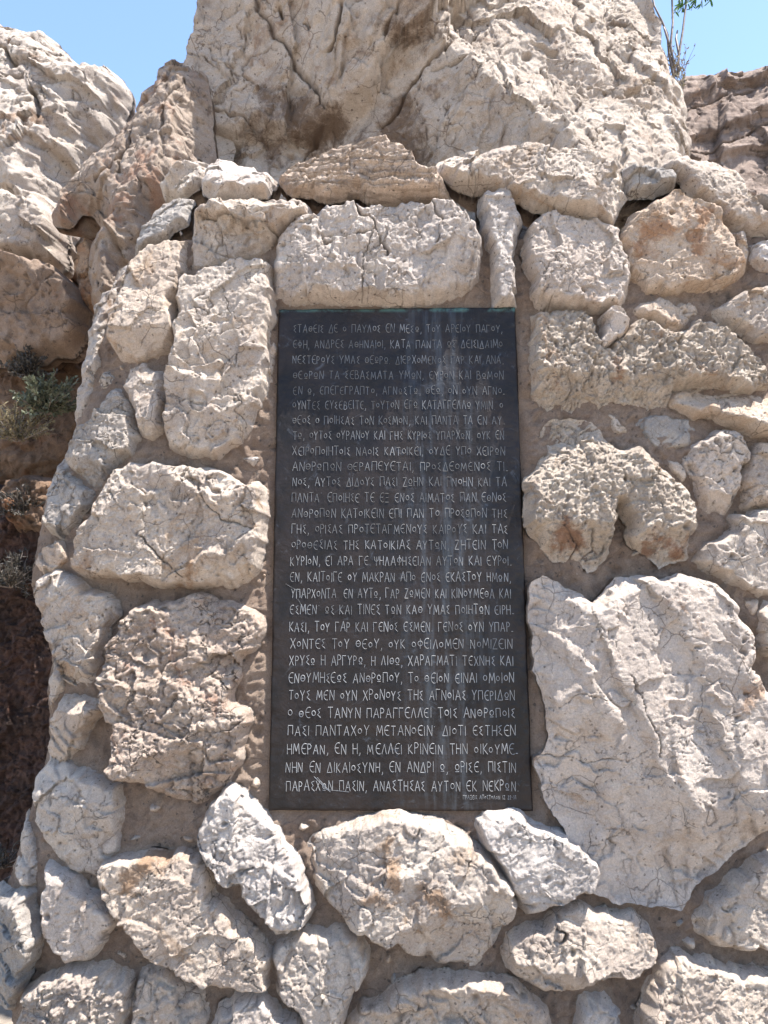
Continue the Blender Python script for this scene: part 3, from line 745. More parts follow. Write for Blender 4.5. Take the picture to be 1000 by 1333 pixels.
st([(866, 512), (905, 503), (960, 508), (1012, 510), (1015, 572), (980, 566), (950, 556), (925, 543), (900, 541), (880, 530)], .055, 'rough', 'tan', planes=[(0, -.8, .05)])
st([(709, 570), (714, 547), (727, 541), (762, 545), (772, 547), (796, 570), (813, 584), (823, 577), (837, 579), (850, 598), (871, 611), (891, 632), (908, 649), (913, 664), (911, 686), (902, 698), (900, 720), (884, 730), (864, 737), (850, 720), (823, 708), (819, 680), (810, 652), (802, 665), (800, 690), (797, 706), (785, 734), (770, 740), (745, 731), (721, 723), (704, 703), (687, 686), (685, 638), (689, 618), (704, 604), (711, 590)],
   .095, 'pitted', 'pitted', 'pitted arch-shaped stone with a notch below', planes=[(-.03, -.10, .095), (-.4, -.3, .15), (.2, -.7, .15), (0, .9, .15)], seed=82, R=.025, n0=.015, blobs=[(745, 705, 34, 1.3), (860, 715, 28, 1.0)], cracks=[([(735, 690), (750, 710), (745, 728)], .004, .012), ([(770, 690), (775, 715), (760, 730)], .004, .012)])
st([(824, 554), (835, 546), (860, 542), (890, 548), (912, 565), (905, 575), (880, 586), (862, 585), (845, 578)], .035, 'smooth', 'grey', 'flat leaf-shaped stone with red flecks', R=.012)
st([(792, 540), (804, 543), (815, 563), (806, 569), (794, 556)], .035, 'smooth', 'pale')
st([(862, 602), (884, 606), (893, 620), (888, 628), (872, 612)], .035, 'smooth', 'pale')
st([(890, 596), (900, 580), (925, 570), (935, 560), (950, 554), (968, 562), (976, 578), (973, 600), (962, 615), (963, 640), (955, 660), (937, 675), (920, 675), (910, 650), (905, 625), (893, 607)], .075, 'crazed', 'white')
st([(976, 594), (986, 578), (1020, 570), (1020, 655), (985, 660), (965, 663), (966, 640), (967, 618)], .065, 'rough', 'pale')
st([(905, 730), (915, 708), (935, 700), (950, 690), (956, 670), (985, 664), (1020, 658), (1020, 775), (990, 778), (965, 765), (945, 755), (920, 742)], .06, 'smooth', 'pale', planes=[(-.1, .1, .06)])
st([(985, 800), (1000, 782), (1020, 778), (1020, 856), (992, 853), (987, 830)], .06, 'rough', 'pale')
st([(965, 778), (985, 782), (984, 800), (975, 800)], .04, 'rough', 'tan')
st([(733, 735), (760, 748), (790, 745), (806, 750), (786, 766), (774, 776), (750, 766), (735, 752)], .02, 'smooth', 'tan', R=.02)
st([(312, 598), (325, 597), (341, 598), (334, 606), (325, 602)], .03, 'smooth', 'white', 'tiny white chip', R=.008)
st([(108, 975), (128, 970), (138, 980), (134, 992), (112, 992)], .012, 'smooth', 'grey', R=.01)
# small chips bedded in the mortar between the big stones
def fillers():
    rs = random.Random(21)
    polys = [px2uv(p, .03) for p in PX]
    pq = px2uv(PLQ, .03)
    inner = np.vstack([BACK, [[1.6, BACK[-1][1]-.05], [1.6, -1.8], [BACK[0][0], -1.8]]])
    made = []
    for t in range(4000):
        c = (rs.uniform(40, 985), rs.uniform(215, 1320))
        cu = px2uv([c], .03)
        if sdf(cu, inner)[0][0] < .06: continue
        d = min(-sdf(cu, p)[0][0] for p in polys)
        d = min(d, -sdf(cu, pq)[0][0]-.012, 9)
        if d < .009: continue
        r = min(d-.003, .030)*500*rs.uniform(.75, 1.0)
        if any(math.hypot(c[0]-a, c[1]-b) < (r+q)*1.15+5 for a, b, q in made): continue
        if r < 9 and rs.random() < .5: continue
        made.append((*c, r))
        n = rs.choice((5, 6, 7)); a0 = rs.uniform(0, 6.28); el = rs.uniform(.55, .95); ang = rs.uniform(0, 3.14)
        pp = []
        for i in range(n):
            a = a0+6.283*i/n+rs.uniform(-.3, .3); q = r*rs.uniform(.8, 1.1)
            x, y = q*math.cos(a), q*el*math.sin(a)
            pp.append((c[0]+x*math.cos(ang)-y*math.sin(ang), c[1]+x*math.sin(ang)+y*math.cos(ang)))
        relief('stone', pp, T=.030+.0008*r, sty='smooth', m=rs.choice(('pale', 'grey', 'tan', 'white', 'pale')), parent=wall, R=.012, amp=.5, grow=0, seed=500+t, depth=.05)
        if len(made) >= 34: break
fillers()

# ------------------------------------------------------------------ bronze plaque
ZT = float(w(*[np.array([z]) for z in (*px2uv([PLQ[0]], .03)[0], .03)])[0][2])
def bronze():
    m, nt, b = mat('dark_bronze')
    k = NB(nt)
    pos = k.n('ShaderNodeNewGeometry').outputs['Position']
    mp = k.n('ShaderNodeMapping'); mp.inputs['Scale'].default_value = (26, 26, 1.3)
    k.l(pos, mp.inputs[0])
    f1 = k.noise(pos, 7, 6, .65, .6)
    col = k.mix(k.ramp(f1, .35, .65), (0.016, 0.013, 0.012), (0.030, 0.022, 0.019))
    # rain streaks of pale patina under the middle of the top edge
    f2 = k.noise(mp.outputs[0], 1.6, 5, .6)
    sep = k.n('ShaderNodeSeparateXYZ'); k.l(pos, sep.inputs[0])
    xm = k.ramp(k.math('ABSOLUTE', k.math('SUBTRACT', sep.outputs['X'], 0.16)), .02, .17, 1, 0)
    col = k.mix(k.math('MULTIPLY', k.ramp(f2, .45, .75, 0, .28), xm), col, (0.16, 0.185, 0.21))
    f3 = k.noise(pos, 16, 9, .78, 1.5)
    col = k.mix(k.ramp(f3, .56, .75, 0, .45), col, (0.16, 0.17, 0.19))
    f3b = k.noise(pos, 150, 5, .8)
    col = k.mix(k.ramp(f3b, .66, .76, 0, .5), col, (0.22, 0.22, 0.23))
    # verdigris along the top edge
    ge = k.ramp(sep.outputs['Z'], ZT-.012, ZT-.002, 0, 1)
    col = k.mix(k.math('MULTIPLY', k.math('MULTIPLY', ge, k.ramp(k.noise(pos, 30, 5, .7), .4, .6)), .55), col, (0.10, 0.20, 0.17))
    k.l(col, b.inputs['Base Color'])
    b.inputs['Metallic'].default_value = .4
    b.inputs['Specular IOR Level'].default_value = .32
    k.l(k.ramp(k.noise(pos, 12, 6, .7), .3, .7, .30, .52), b.inputs['Roughness'])
    h = k.math('ADD', k.noise(pos, 38, 6, .62, .8), k.math('MULTIPLY', k.noise(pos, 190, 4, .7), .16))
    bu = k.n('ShaderNodeBump'); bu.inputs['Strength'].default_value = .8; bu.inputs['Distance'].default_value = .0028
    k.l(h, bu.inputs['Height']); k.l(bu.outputs[0], b.inputs['Normal'])
    return m
def lettermat():
    m, nt, b = mat('worn_letter_metal')
    k = NB(nt)
    pos = k.n('ShaderNodeNewGeometry').outputs['Position']
    f = k.noise(pos, 9, 5, .7, .5)
    f2 = k.noise(pos, 60, 4, .7)
    sep = k.n('ShaderNodeSeparateXYZ'); k.l(pos, sep.inputs[0])
    low = k.ramp(sep.outputs['Z'], 1.0, 1.9, .14, -.05)
    a = k.ramp(k.math('ADD', k.math('ADD', k.math('MULTIPLY', f, .7), k.math('MULTIPLY', f2, .3)), low), .42, .62)
    col = k.mix(a, (0.15, 0.145, 0.14), (0.37, 0.36, 0.35))
    k.l(col, b.inputs['Base Color'])
    b.inputs['Metallic'].default_value = .3
    b.inputs['Roughness'].default_value = .5
    return m
M['bronze'] = bronze(); M['letter'] = lettermat()
PN = 0.030                       # the plate's face stands this far in front of the mortar
q4 = px2uv(PLQ, PN)
pc = q4.mean(0)
pl_loc = w(np.array([pc[0]]), np.array([q4[2:, 1].mean()]), np.array([0.0]))[0]
plaque = empty('plaque', Vector(pl_loc.tolist()))
tag(plaque, 'dark bronze plaque with lines of raised Greek lettering, set into the stone wall', 'plaque')
def bil(s, t):    # s across, t down
    s = np.asarray(s)[:, None]; t = np.asarray(t)[:, None]
    return (q4[0]*(1-s)+q4[1]*s)*(1-t) + (q4[3]*(1-s)+q4[2]*s)*t
def plate_n(p):
    return PN + .0012*fbm(p[:, 0]*6, p[:, 1]*6, 2, 700) + .0005*fbm(p[:, 0]*45, p[:, 1]*60, 3, 701)
def plate():
    nx, ny = 200, 400
    ss, tt = np.meshgrid(np.linspace(0, 1, nx), np.linspace(0, 1, ny))
    ss = ss.ravel(); tt = tt.ravel()
    p = bil(ss, tt)
    e = np.minimum(np.minimum(ss, 1-ss)*.66, np.minimum(tt, 1-tt)*1.33)
    ed = e < 1e-6
    p = p + np.stack([gn(p[:, 1]*9, p[:, 0]*2, 5)*.0012, gn(p[:, 0]*9, p[:, 1]*2, 6)*.0012], 1)
    n = plate_n(p)
    n -= .0025*(1-smooth(e/.004))
    n += .004*smooth((.02-e)/.02)*fbm(p[:, 0]*30, p[:, 1]*30, 2, 703)*.5
    i = np.arange(nx*ny).reshape(ny, nx)
    Q = np.stack([i[1:, :-1].ravel(), i[1:, 1:].ravel(), i[:-1, 1:].ravel(), i[:-1, :-1].ravel()], 1)
    loop = np.concatenate([i[0, :-1], i[:-1, -1], i[-1, :0:-1], i[:0:-1, 0]])
    co = w(p[:, 0], p[:, 1], n)
    k = len(loop)
    back = w(p[loop, 0], p[loop, 1], n[loop]-.014)
    a = np.arange(k); b2 = (a+1) % k
    base = len(co)
    sk = np.stack([loop[a], loop[b2], base+b2, base+a], 1)
    bk = np.concatenate([co, back, w(q4[:, 0], q4[:, 1], np.full(4, PN-.016))])
    nb = len(bk)-4
    Q = np.concatenate([Q, sk, [[nb, nb+1, nb+2, nb+3]]])
    mesh_obj('plate', bk, Q, M['bronze'], plaque)
plate()

# stroke alphabet in the plaque's own hand: lunate epsilon, small round omicron, underlined omega, angular sigma
def circ(cx, cy, r, a0=0, a1=360, n=12, ry=None):
    ry = ry or r
    return [(cx+r*math.cos(math.radians(a0+(a1-a0)*i/n)), cy+ry*math.sin(math.radians(a0+(a1-a0)*i/n))) for i in range(n+1)]
G = {
 'Α': (.62, [[(0, 0), (.33, 1), (.62, 0)], [(.14, .36), (.5, .36)]]),
 'Β': (.5, [[(0, 0), (0, 1), (.3, .95), (.38, .78), (.28, .56), (0, .52)], [(.28, .54), (.46, .4), (.48, .2), (.34, .02), (0, 0)]]),
 'Γ': (.48, [[(0, 0), (0, 1), (.48, .98)]]),
 'Δ': (.6, [[(0, 0), (.36, 1), (.6, 0), (0, 0)]]),
 'Ε': (.5, [circ(.38, .5, .38, 65, 295, 12, .5), [(.05, .52), (.42, .52)]]),
 'Ζ': (.52, [[(.04, 1), (.5, 1), (0, 0), (.52, 0)]]),
 'Η': (.5, [[(0, 0), (0, 1)], [(.5, 0), (.5, 1)], [(0, .5), (.5, .5)]]),
 'Θ': (.54, [circ(.27, .45, .26, 0, 360, 14, .3), [(.06, .45), (.48, .45)]]),
 'Ι': (.06, [[(.03, 0), (.03, 1)]]),
 'Κ': (.5, [[(0, 0), (0, 1)], [(.46, 1), (.04, .48), (.5, 0)]]),
 'Λ': (.55, [[(0, 0), (.3, 1), (.55, 0)]]),
 'Μ': (.72, [[(0, 0), (.10, 1), (.36, .25), (.62, 1), (.72, 0)]]),
 'Ν': (.56, [[(0, 0), (.03, 1), (.52, 0), (.56, 1)]]),
 'Ξ': (.5, [[(0, 1), (.5, 1)], [(.06, .52), (.44, .52)], [(0, 0), (.5, 0)]]),
 'Ο': (.46, [circ(.23, .46, .22, 0, 360, 12, .25)]),
 'Π': (.56, [[(0, 0), (0, 1), (.54, 1), (.56, .1)]]),
 'Ρ': (.42, [[(0, 0), (0, 1), (.28, .98), (.42, .78), (.3, .54), (0, .5)]]),
 'Σ': (.44, [[(.42, .96), (.06, .82), (.3, .52), (.05, .3), (.44, 0)]]),
 'Τ': (.56, [[(0, 1), (.56, 1)], [(.28, 1), (.28, 0)]]),
 'Υ': (.56, [[(0, 1), (.27, .48), (.56, 1)], [(.27, .48), (.24, 0)]]),
 'Φ': (.56, [circ(.28, .52, .27, 0, 360, 14, .24), [(.28, 0), (.28, 1)]]),
 'Χ': (.56, [[(0, 1), (.56, 0)], [(.54, 1), (0, 0)]]),
 'Ψ': (.6, [[(0, 1), (.06, .6), (.3, .45), (.54, .6), (.6, 1)], [(.3, 1), (.3, 0)]]),
 'Ω': (.54, [circ(.27, .52, .22, 0, 360, 12, .25), [(.06, .12), (.48, .12)]]),
 ',': (.14, [[(.1, .1), (.1, -.04), (.02, -.2)]]),
 '.': (.1, [[(.02, .02), (.09, .05)]]),
 '·': (.14, [[(.04, .92), (.10, .97)]]),
 '_': (.22, [[(0, .02), (.22, .02)]]),
 '2': (.42, [[(.02, .8), (.2, 1), (.4, .78), (0, 0), (.42, 0)]]),
 '3': (.42, [[(.02, .95), (.36, .95), (.16, .58), (.4, .3), (.2, 0), (0, .1)]]),
 '1': (.2, [[(0, .8), (.14, 1), (.14, 0)]]),
 '-': (.3, [[(0, .5), (.3, .5)]]),
}
LINES = [
 ('ΣΤΑΘΕΙΣ ΔΕ Ο ΠΑΥΛΟΣ ΕΝ ΜΕΣΩ, ΤΟΥ ΑΡΕΙΟΥ ΠΑΓΟΥ,', 427.5, 382, 654),
 ('ΕΦΗ, ΑΝΔΡΕΣ ΑΘΗΝΑΙΟΙ, ΚΑΤΑ ΠΑΝΤΑ ΩΣ ΔΕΙΣΙΔΑΙΜΟ', 447.8, 382, 654),
 ('ΝΕΣΤΕΡΟΥΣ ΥΜΑΣ ΘΕΩΡΩ. ΔΙΕΡΧΟΜΕΝΟΣ ΓΑΡ ΚΑΙ ΑΝΑ_', 468, 381, 656),
 ('ΘΕΩΡΩΝ ΤΑ ΣΕΒΑΣΜΑΤΑ ΥΜΩΝ, ΕΥΡΟΝ ΚΑΙ ΒΩΜΟΝ', 488, 382, 655),
 ('ΕΝ Ω, ΕΠΕΓΕΓΡΑΠΤΟ, ΑΓΝΩΣΤΩ, ΘΕΩ, ΟΝ ΟΥΝ ΑΓΝΟ_', 508, 382, 657),
 ('ΟΥΝΤΕΣ ΕΥΣΕΒΕΙΤΕ, ΤΟΥΤΟΝ ΕΓΩ ΚΑΤΑΓΓΕΛΛΩ ΥΜΙΝ. Ο', 527, 381, 655),
 ('ΘΕΟΣ Ο ΠΟΙΗΣΑΣ ΤΟΝ ΚΟΣΜΟΝ, ΚΑΙ ΠΑΝΤΑ ΤΑ ΕΝ ΑΥ_', 547, 381, 657),
 ('ΤΩ, ΟΥΤΟΣ ΟΥΡΑΝΟΥ ΚΑΙ ΓΗΣ ΚΥΡΙΟΣ ΥΠΑΡΧΩΝ, ΟΥΚ ΕΝ', 566.5, 382, 656),
 ('ΧΕΙΡΟΠΟΙΗΤΟΙΣ ΝΑΟΙΣ ΚΑΤΟΙΚΕΙ, ΟΥΔΕ ΥΠΟ ΧΕΙΡΩΝ', 587, 381, 657),
 ('ΑΝΘΡΩΠΩΝ ΘΕΡΑΠΕΥΕΤΑΙ, ΠΡΟΣΔΕΟΜΕΝΟΣ ΤΙ_', 607, 381, 661),
 ('ΝΟΣ, ΑΥΤΟΣ ΔΙΔΟΥΣ ΠΑΣΙ ΖΩΗΝ ΚΑΙ ΠΝΟΗΝ ΚΑΙ ΤΑ', 627, 381, 659),
 ('ΠΑΝΤΑ· ΕΠΟΙΗΣΕ ΤΕ ΕΞ ΕΝΟΣ ΑΙΜΑΤΟΣ ΠΑΝ ΕΘΝΟΣ', 647.5, 380, 659),
 ('ΑΝΘΡΩΠΩΝ ΚΑΤΟΙΚΕΙΝ ΕΠΙ ΠΑΝ ΤΟ ΠΡΟΣΩΠΟΝ ΤΗΣ', 668, 380, 660),
 ('ΓΗΣ, ΟΡΙΣΑΣ ΠΡΟΤΕΤΑΓΜΕΝΟΥΣ ΚΑΙΡΟΥΣ ΚΑΙ ΤΑΣ', 688.5, 380, 661),
 ('ΟΡΟΘΕΣΙΑΣ ΤΗΣ ΚΑΤΟΙΚΙΑΣ ΑΥΤΩΝ, ΖΗΤΕΙΝ ΤΟΝ', 709, 380, 661),
 ('ΚΥΡΙΟΝ, ΕΙ ΑΡΑ ΓΕ ΨΗΛΑΦΗΣΕΙΑΝ ΑΥΤΟΝ ΚΑΙ ΕΥΡΟΙ_', 730, 378, 666),
 ('ΕΝ, ΚΑΙΤΟΙΓΕ ΟΥ ΜΑΚΡΑΝ ΑΠΟ ΕΝΟΣ ΕΚΑΣΤΟΥ ΗΜΩΝ,', 751, 378, 665),
 ('ΥΠΑΡΧΟΝΤΑ. ΕΝ ΑΥΤΩ, ΓΑΡ ΖΩΜΕΝ ΚΑΙ ΚΙΝΟΥΜΕΘΑ ΚΑΙ', 772.5, 379, 665),
 ('ΕΣΜΕΝ· ΩΣ ΚΑΙ ΤΙΝΕΣ ΤΩΝ ΚΑΘ ΥΜΑΣ ΠΟΙΗΤΩΝ ΕΙΡΗ_', 793.5, 378, 669),
 ('ΚΑΣΙ, ΤΟΥ ΓΑΡ ΚΑΙ ΓΕΝΟΣ ΕΣΜΕΝ. ΓΕΝΟΣ ΟΥΝ ΥΠΑΡ_', 816, 377, 668),
 ('ΧΟΝΤΕΣ ΤΟΥ ΘΕΟΥ, ΟΥΚ ΟΦΕΙΛΟΜΕΝ ΝΟΜΙΖΕΙΝ', 838, 378, 667),
 ('ΧΡΥΣΩ Η ΑΡΓΥΡΩ, Η ΛΙΘΩ, ΧΑΡΑΓΜΑΤΙ ΤΕΧΝΗΣ ΚΑΙ', 860, 377, 668),
 ('ΕΝΘΥΜΗΣΕΩΣ ΑΝΘΡΩΠΟΥ, ΤΟ ΘΕΙΟΝ ΕΙΝΑΙ ΟΜΟΙΟΝ', 882.5, 376, 669),
 ('ΤΟΥΣ ΜΕΝ ΟΥΝ ΧΡΟΝΟΥΣ ΤΗΣ ΑΓΝΟΙΑΣ ΥΠΕΡΙΔΩΝ', 905, 376, 670),
 ('Ο ΘΕΟΣ ΤΑΝΥΝ ΠΑΡΑΓΓΕΛΛΕΙ ΤΟΙΣ ΑΝΘΡΩΠΟΙΣ', 928, 375, 670),
 ('ΠΑΣΙ ΠΑΝΤΑΧΟΥ ΜΕΤΑΝΟΕΙΝ· ΔΙΟΤΙ ΕΣΤΗΣΕΝ', 951, 375, 671),
 ('ΗΜΕΡΑΝ, ΕΝ Η, ΜΕΛΛΕΙ ΚΡΙΝΕΙΝ ΤΗΝ ΟΙΚΟΥΜΕ_', 975, 374, 674),
 ('ΝΗΝ ΕΝ ΔΙΚΑΙΟΣΥΝΗ, ΕΝ ΑΝΔΡΙ Ω, ΩΡΙΣΕ, ΠΙΣΤΙΝ', 999, 372, 672),
 ('ΠΑΡΑΣΧΩΝ ΠΑΣΙΝ, ΑΝΑΣΤΗΣΑΣ ΑΥΤΟΝ ΕΚ ΝΕΚΡΩΝ.', 1023, 373, 675),
]
def ribbon(polyline, wd, n, h, V_, Q_):
    """raised stroke of triangular section"""
    P = np.array(polyline)
    m = len(P)
    closed = np.hypot(*(P[0]-P[-1])) < 1e-6 and m > 3
    t = np.zeros_like(P)
    for i in range(m):
        a = P[(i-1) if i > 0 else (m-2 if closed else 0)]
        b = P[(i+1) if i < m-1 else (1 if closed else m-1)]
        d = b-a; L = np.hypot(*d)
        if L < 1e-7: d = P[1]-P[0]; L = np.hypot(*d)+1e-9
        t[i] = d/L
    nr = np.stack([-t[:, 1], t[:, 0]], 1)*wd/2
    base = sum(len(x) for x in V_)
    L_ = P+nr; R_ = P-nr
    co = np.concatenate([w(L_[:, 0], L_[:, 1], plate_n(L_)-.0012), w(P[:, 0], P[:, 1], plate_n(P)+h), w(R_[:, 0], R_[:, 1], plate_n(R_)-.0012)])
    V_.append(co)
    for i in range(m-1):
        Q_.append([base+i, base+i+1, base+m+i+1, base+m+i][::-1])
        Q_.append([base+m+i, base+m+i+1, base+2*m+i+1, base+2*m+i][::-1])

def textline(txt, yc, x0, x1, hpx, wd, gap=.24, seed=0, sp=.62):
    rr = random.Random(seed)
    total = 0
    for ch in txt: total += sp if ch == ' ' else G[ch][0]+gap
    total -= gap
    V_, Q_ = [], []
    ends = px2uv([(x0, yc), (x1, yc), (x0, yc-hpx/2), (x0, yc+hpx/2)], PN+.001)
    wdt = ends[1][0]-ends[0][0]
    H = ends[2][1]-ends[3][1]
    sx = wdt/total
    x = 0
    by = ends[3][1]
    for ch in txt:
        if ch == ' ': x += sp; continue
        gw, strokes = G[ch]
        jx = rr.uniform(-.03, .03); jy = rr.uniform(-.05, .05); rot = rr.uniform(-.05, .05); sc_ = rr.uniform(.92, 1.07)
        for s_ in strokes:
            pp = [(ends[0][0]+sx*(x+jx+q[0]*sc_+rot*q[1]*.6), by+H*(jy+q[1]*sc_)) for q in s_]
            ww = wd*rr.uniform(.8, 1.15)
            if len(pp) > 7: ribbon(pp, ww, PN, .0016, V_, Q_)
            else:
                for a_, b_ in zip(pp[:-1], pp[1:]): ribbon([a_, ((a_[0]+b_[0])/2, (a_[1]+b_[1])/2), b_], ww, PN, .0016, V_, Q_)
        x += gw+gap
    mesh_obj('text_line', np.concatenate(V_), Q_, M['letter'], plaque, shade=False)
for i, (t_, y_, a_, b_) in enumerate(LINES):
    k = (y_-427)/(1023-427)
    textline(t_, y_, a_, b_, 10.6+2.9*k, .0024, seed=i)
textline('ΠΡΑΞΕΙΣ ΑΠΟΣΤΟΛΩΝ ΙΖ 22-31', 1038, 603, 672, 5.0, .0013, seed=77)
# rubbed scar across the last line
for a, b, wd in (((409, 1011), (426, 1028), .003), ((413, 1012), (430, 1031), .0022), ((426, 1028), (455, 1031), .0016), ((388, 780), (400, 800), .0012), ((372, 760), (392, 772), .001)):
    V_, Q_ = [], []
    ab = px2uv([a, b], PN)
    ribbon([ab[0]*(1-t)+ab[1]*t for t in np.linspace(0, 1, 6)], wd, PN, .0009, V_, Q_)
    mesh_obj('scratch', np.concatenate(V_), Q_, M['letter'], plaque, shade=False)

# ------------------------------------------------------------------ plants
def leafmat(name, c1, c2, tr=.25):
    m, nt, b = mat(name)
    k = NB(nt)
    pos = k.n('ShaderNodeNewGeometry').outputs['Position']
    col = k.mix(k.ramp(k.noise(pos, 60, 3, .6), .35, .65), c1, c2)
    k.l(col, b.inputs['Base Color'])
    b.inputs['Roughness'].default_value = .6
    b.inputs['Subsurface Weight'].default_value = 0
    b.inputs['Transmission Weight'].default_value = 0
    t = k.n('ShaderNodeBsdfTranslucent'); k.l(col, t.inputs[0])
    mx = k.n('ShaderNodeMixShader'); mx.inputs[0].default_value = tr
    out = nt.nodes['Material Output']
    k.l(b.outputs[0], mx.inputs[1]); k.l(t.outputs[0], mx.inputs[2]); k.l(mx.outputs[0], out.inputs[0])
    return m
M['sage'] = leafmat('sage_leaf', (0.17, 0.18, 0.115), (0.10, 0.11, 0.07))
M['dry'] = leafmat('dry_leaf', (0.30, 0.24, 0.13), (0.17, 0.14, 0.08))
M['darkleaf'] = leafmat('dark_dry_leaf', (0.085, 0.07, 0.05), (0.05, 0.045, 0.04))
M['green'] = leafmat('green_leaf', (0.10, 0.20, 0.035), (0.06, 0.13, 0.025), .4)
M['twig'] = leafmat('twig_bark', (0.24, 0.19, 0.16), (0.15, 0.12, 0.10), 0)

def tube(pts, r0, r1, V_, F_, k=5):
    pts = np.array(pts); m = len(pts)
    base = sum(len(x) for x in V_)
    ring = []
    for i in range(m):
        d = pts[min(i+1, m-1)]-pts[max(i-1, 0)]; d = d/(np.linalg.norm(d)+1e-9)
        a = np.cross(d, [0.3, 1, 0.2]); a /= np.linalg.norm(a)+1e-9
        b = np.cross(d, a)
        r = r0+(r1-r0)*i/(m-1)
        for j in range(k):
            t = 6.2832*j/k
            ring.append(pts[i]+r*(a*math.cos(t)+b*math.sin(t)))
    V_.append(np.array(ring))
    for i in range(m-1):
        for j in range(k):
            F_.append([base+i*k+j, base+i*k+(j+1) % k, base+(i+1)*k+(j+1) % k, base+(i+1)*k+j])

def leaf(p, d, L, W, rs, V_, F_):
    d = d/(np.linalg.norm(d)+1e-9)
    a = np.cross(d, np.array([rs.gauss(0, 1), rs.gauss(0, 1), rs.gauss(0, 1)])); a /= np.linalg.norm(a)+1e-9
    nrm = np.cross(a, d)
    base = sum(len(x) for x in V_) if len(V_) < 50 else None
    q = [p, p+d*L*.3+a*W*.5+nrm*W*.15, p+d*L*.7+a*W*.42+nrm*W*.1, p+d*L-nrm*L*.12, p+d*L*.7-a*W*.42+nrm*W*.1, p+d*L*.3-a*W*.5+nrm*W*.15]
    V_.append(q)

def shrub(name, label, px, n, size, mleaf, seed, nst=26, nl=26, L=.016, W=.007, droop=0.0):
    """a low shrub: stems fan out of one root, leaves along them"""
    rs = random.Random(seed)
    root = w(*[np.array([z]) for z in (*px2uv([px], n)[0], n)])[0]
    e = empty(name, Vector(root.tolist()))
    tag(e, label, 'plant')
    V_, F_ = [], []
    LV = []
    for i in range(nst):
        a = rs.uniform(0, 6.283); el = rs.uniform(.15, 1.4)
        d = np.array([math.cos(a)*math.cos(el), math.sin(a)*math.cos(el)*.7-.3, math.sin(el)])
        ln = size*rs.uniform(.55, 1.1)
        pts = [root]
        for j in range(6):
            d = d+np.array([rs.gauss(0, .14), rs.gauss(0, .14), rs.gauss(0, .12)-droop]); d /= np.linalg.norm(d)
            pts.append(pts[-1]+d*ln/6)
        tube(pts, .0022, .0008, V_, F_, 4)
        for j in range(nl):
            t = rs.uniform(.8, 5.99); k = int(t); f = t-k
            p = pts[k]*(1-f)+pts[min(k+1, 6)]*f
            dd = d+np.array([rs.gauss(0, .8), rs.gauss(0, .8), rs.gauss(.2, .7)])
            s_ = rs.uniform(.6, 1.3)
            leaf(p, dd, L*s_, W*s_, rs, LV, None)
    mesh_obj('stems', np.concatenate(V_), F_, M['twig'], e)
    LV = np.array(LV).reshape(-1, 3)
    idx = np.arange(len(LV)).reshape(-1, 6)
    fq = np.concatenate([idx[:, [0, 1, 2, 3]], idx[:, [0, 3, 4, 5]]])
    f = mesh_obj('foliage', LV, fq, M[mleaf], e, shade=False)
    return e

shrub('shrub', 'grey-green leafy shrub growing from the shaded rock left of the wall', (62, 540), -.50, .15, 'sage', 5, nst=60, nl=44, L=.017, W=.008)
shrub('dry_shrub', 'yellowish dry shrub at the left edge below the green one', (22, 575), -.50, .14, 'dry', 6, nst=50, nl=34, L=.014, W=.004)
shrub('dry_shrub', 'dark withered shrub above the green one, under the brown rock', (38, 492), -.52, .10, 'darkleaf', 7, nst=46, nl=34, L=.014, W=.007)
shrub('dry_shrub', 'brown withered tuft on the rock knob left of the grey stones', (30, 670), -.42, .10, 'darkleaf', 8, nst=40, nl=30, L=.012, W=.005)
shrub('dry_shrub', 'dark grey-green tuft at the left edge over the red-brown rock', (14, 765), -.42, .13, 'darkleaf', 9, nst=50, nl=34, L=.016, W=.004)
shrub('dry_shrub', 'small dark tuft low on the left edge beside the red-brown rock', (2, 1130), -.42, .10, 'darkleaf', 10, nst=30, nl=26, L=.014, W=.004)
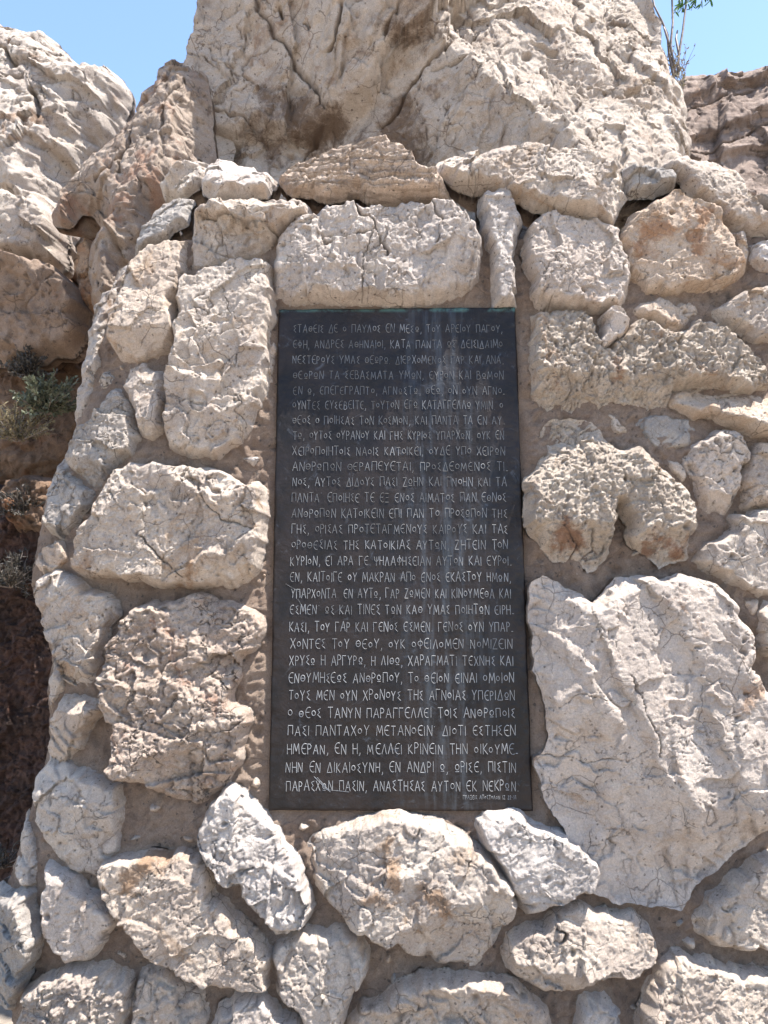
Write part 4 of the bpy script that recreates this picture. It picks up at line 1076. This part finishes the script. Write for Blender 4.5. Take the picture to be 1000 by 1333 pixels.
# thin scrub standing on the boulder's right shoulder
def scrub():
    n = -.75
    def P3(px, dn=0): 
        q = px2uv([px], n+dn)[0]
        return w(np.array([q[0]]), np.array([q[1]]), np.array([n+dn]))[0]
    root = P3((880, 105))
    e = empty('bare_shrub', Vector(root.tolist()))
    tag(e, 'thin bare-stemmed shrub against the sky behind the boulder, upper right', 'plant')
    V_, F_ = [], []
    rs = random.Random(3)
    stems = [[(878, 105), (871, 70), (869, 45), (862, 28), (852, 8), (846, -20)], [(880, 100), (873, 60), (876, 30), (875, 0), (872, -30)], [(882, 100), (884, 70), (889, 40), (892, 15), (897, -20)],
             [(872, 60), (866, 40), (864, 35)], [(884, 70), (880, 50), (882, 40)]]
    LV = []
    for s_ in stems:
        pts = [P3(p, rs.uniform(-.03, .03)) for p in s_]
        tube(pts, .0055, .0032, V_, F_, 6)
    for i in range(42):
        b = P3((rs.uniform(862, 892), rs.uniform(80, 125)), rs.uniform(-.05, .05))
        d = np.array([rs.gauss(0, .35), rs.gauss(0, .3), 1.0])
        pts = [b]
        for j in range(3): 
            d = d+np.array([rs.gauss(0, .2), rs.gauss(0, .2), 0]); pts.append(pts[-1]+d*rs.uniform(.012, .028))
        tube(pts, .0014, .0007, V_, F_, 3)
        for j in range(8):
            leaf(pts[rs.randint(1, 3)], d+np.array([rs.gauss(0, .8), rs.gauss(0, .8), rs.gauss(0, .5)]), .012, .004, rs, LV, None)
    mesh_obj('stems', np.concatenate(V_), F_, M['twig'], e)
    LV = np.array(LV).reshape(-1, 3); idx = np.arange(len(LV)).reshape(-1, 6)
    mesh_obj('foliage', LV, np.concatenate([idx[:, [0, 1, 2, 3]], idx[:, [0, 3, 4, 5]]]), M['dry'], e, shade=False)
    # green bough reaching in from above
    r2 = P3((935, -60))
    e2 = empty('leafy_branch', Vector(r2.tolist()))
    tag(e2, 'bright green leaf spray hanging in from the top edge at the right', 'branch')
    V_, F_, LV = [], [], []
    for tip in ((888, 12), (900, 14), (912, 6), (878, 16), (885, 0), (925, 2), (895, 4), (905, -2)):
        p0 = P3((925+rs.uniform(-10, 10), -50)); p1 = P3(tip, rs.uniform(-.04, .04))
        pts = [p0+(p1-p0)*t+np.array([0, 0, .02*math.sin(t*3.1)]) for t in np.linspace(0, 1, 6)]
        tube(pts, .003, .001, V_, F_, 4)
        for j in range(16):
            t = rs.uniform(.3, 1.0); p = p0+(p1-p0)*t
            leaf(p, (p1-p0)/np.linalg.norm(p1-p0)+np.array([rs.gauss(0, .5), rs.gauss(0, .4), rs.gauss(0, .4)]), .034, .008, rs, LV, None)
    mesh_obj('stems', np.concatenate(V_), F_, M['twig'], e2)
    LV = np.array(LV).reshape(-1, 3); idx = np.arange(len(LV)).reshape(-1, 6)
    mesh_obj('foliage', LV, np.concatenate([idx[:, [0, 1, 2, 3]], idx[:, [0, 3, 4, 5]]]), M['green'], e2, shade=False)
scrub()
for o in S: recenter_ok = True
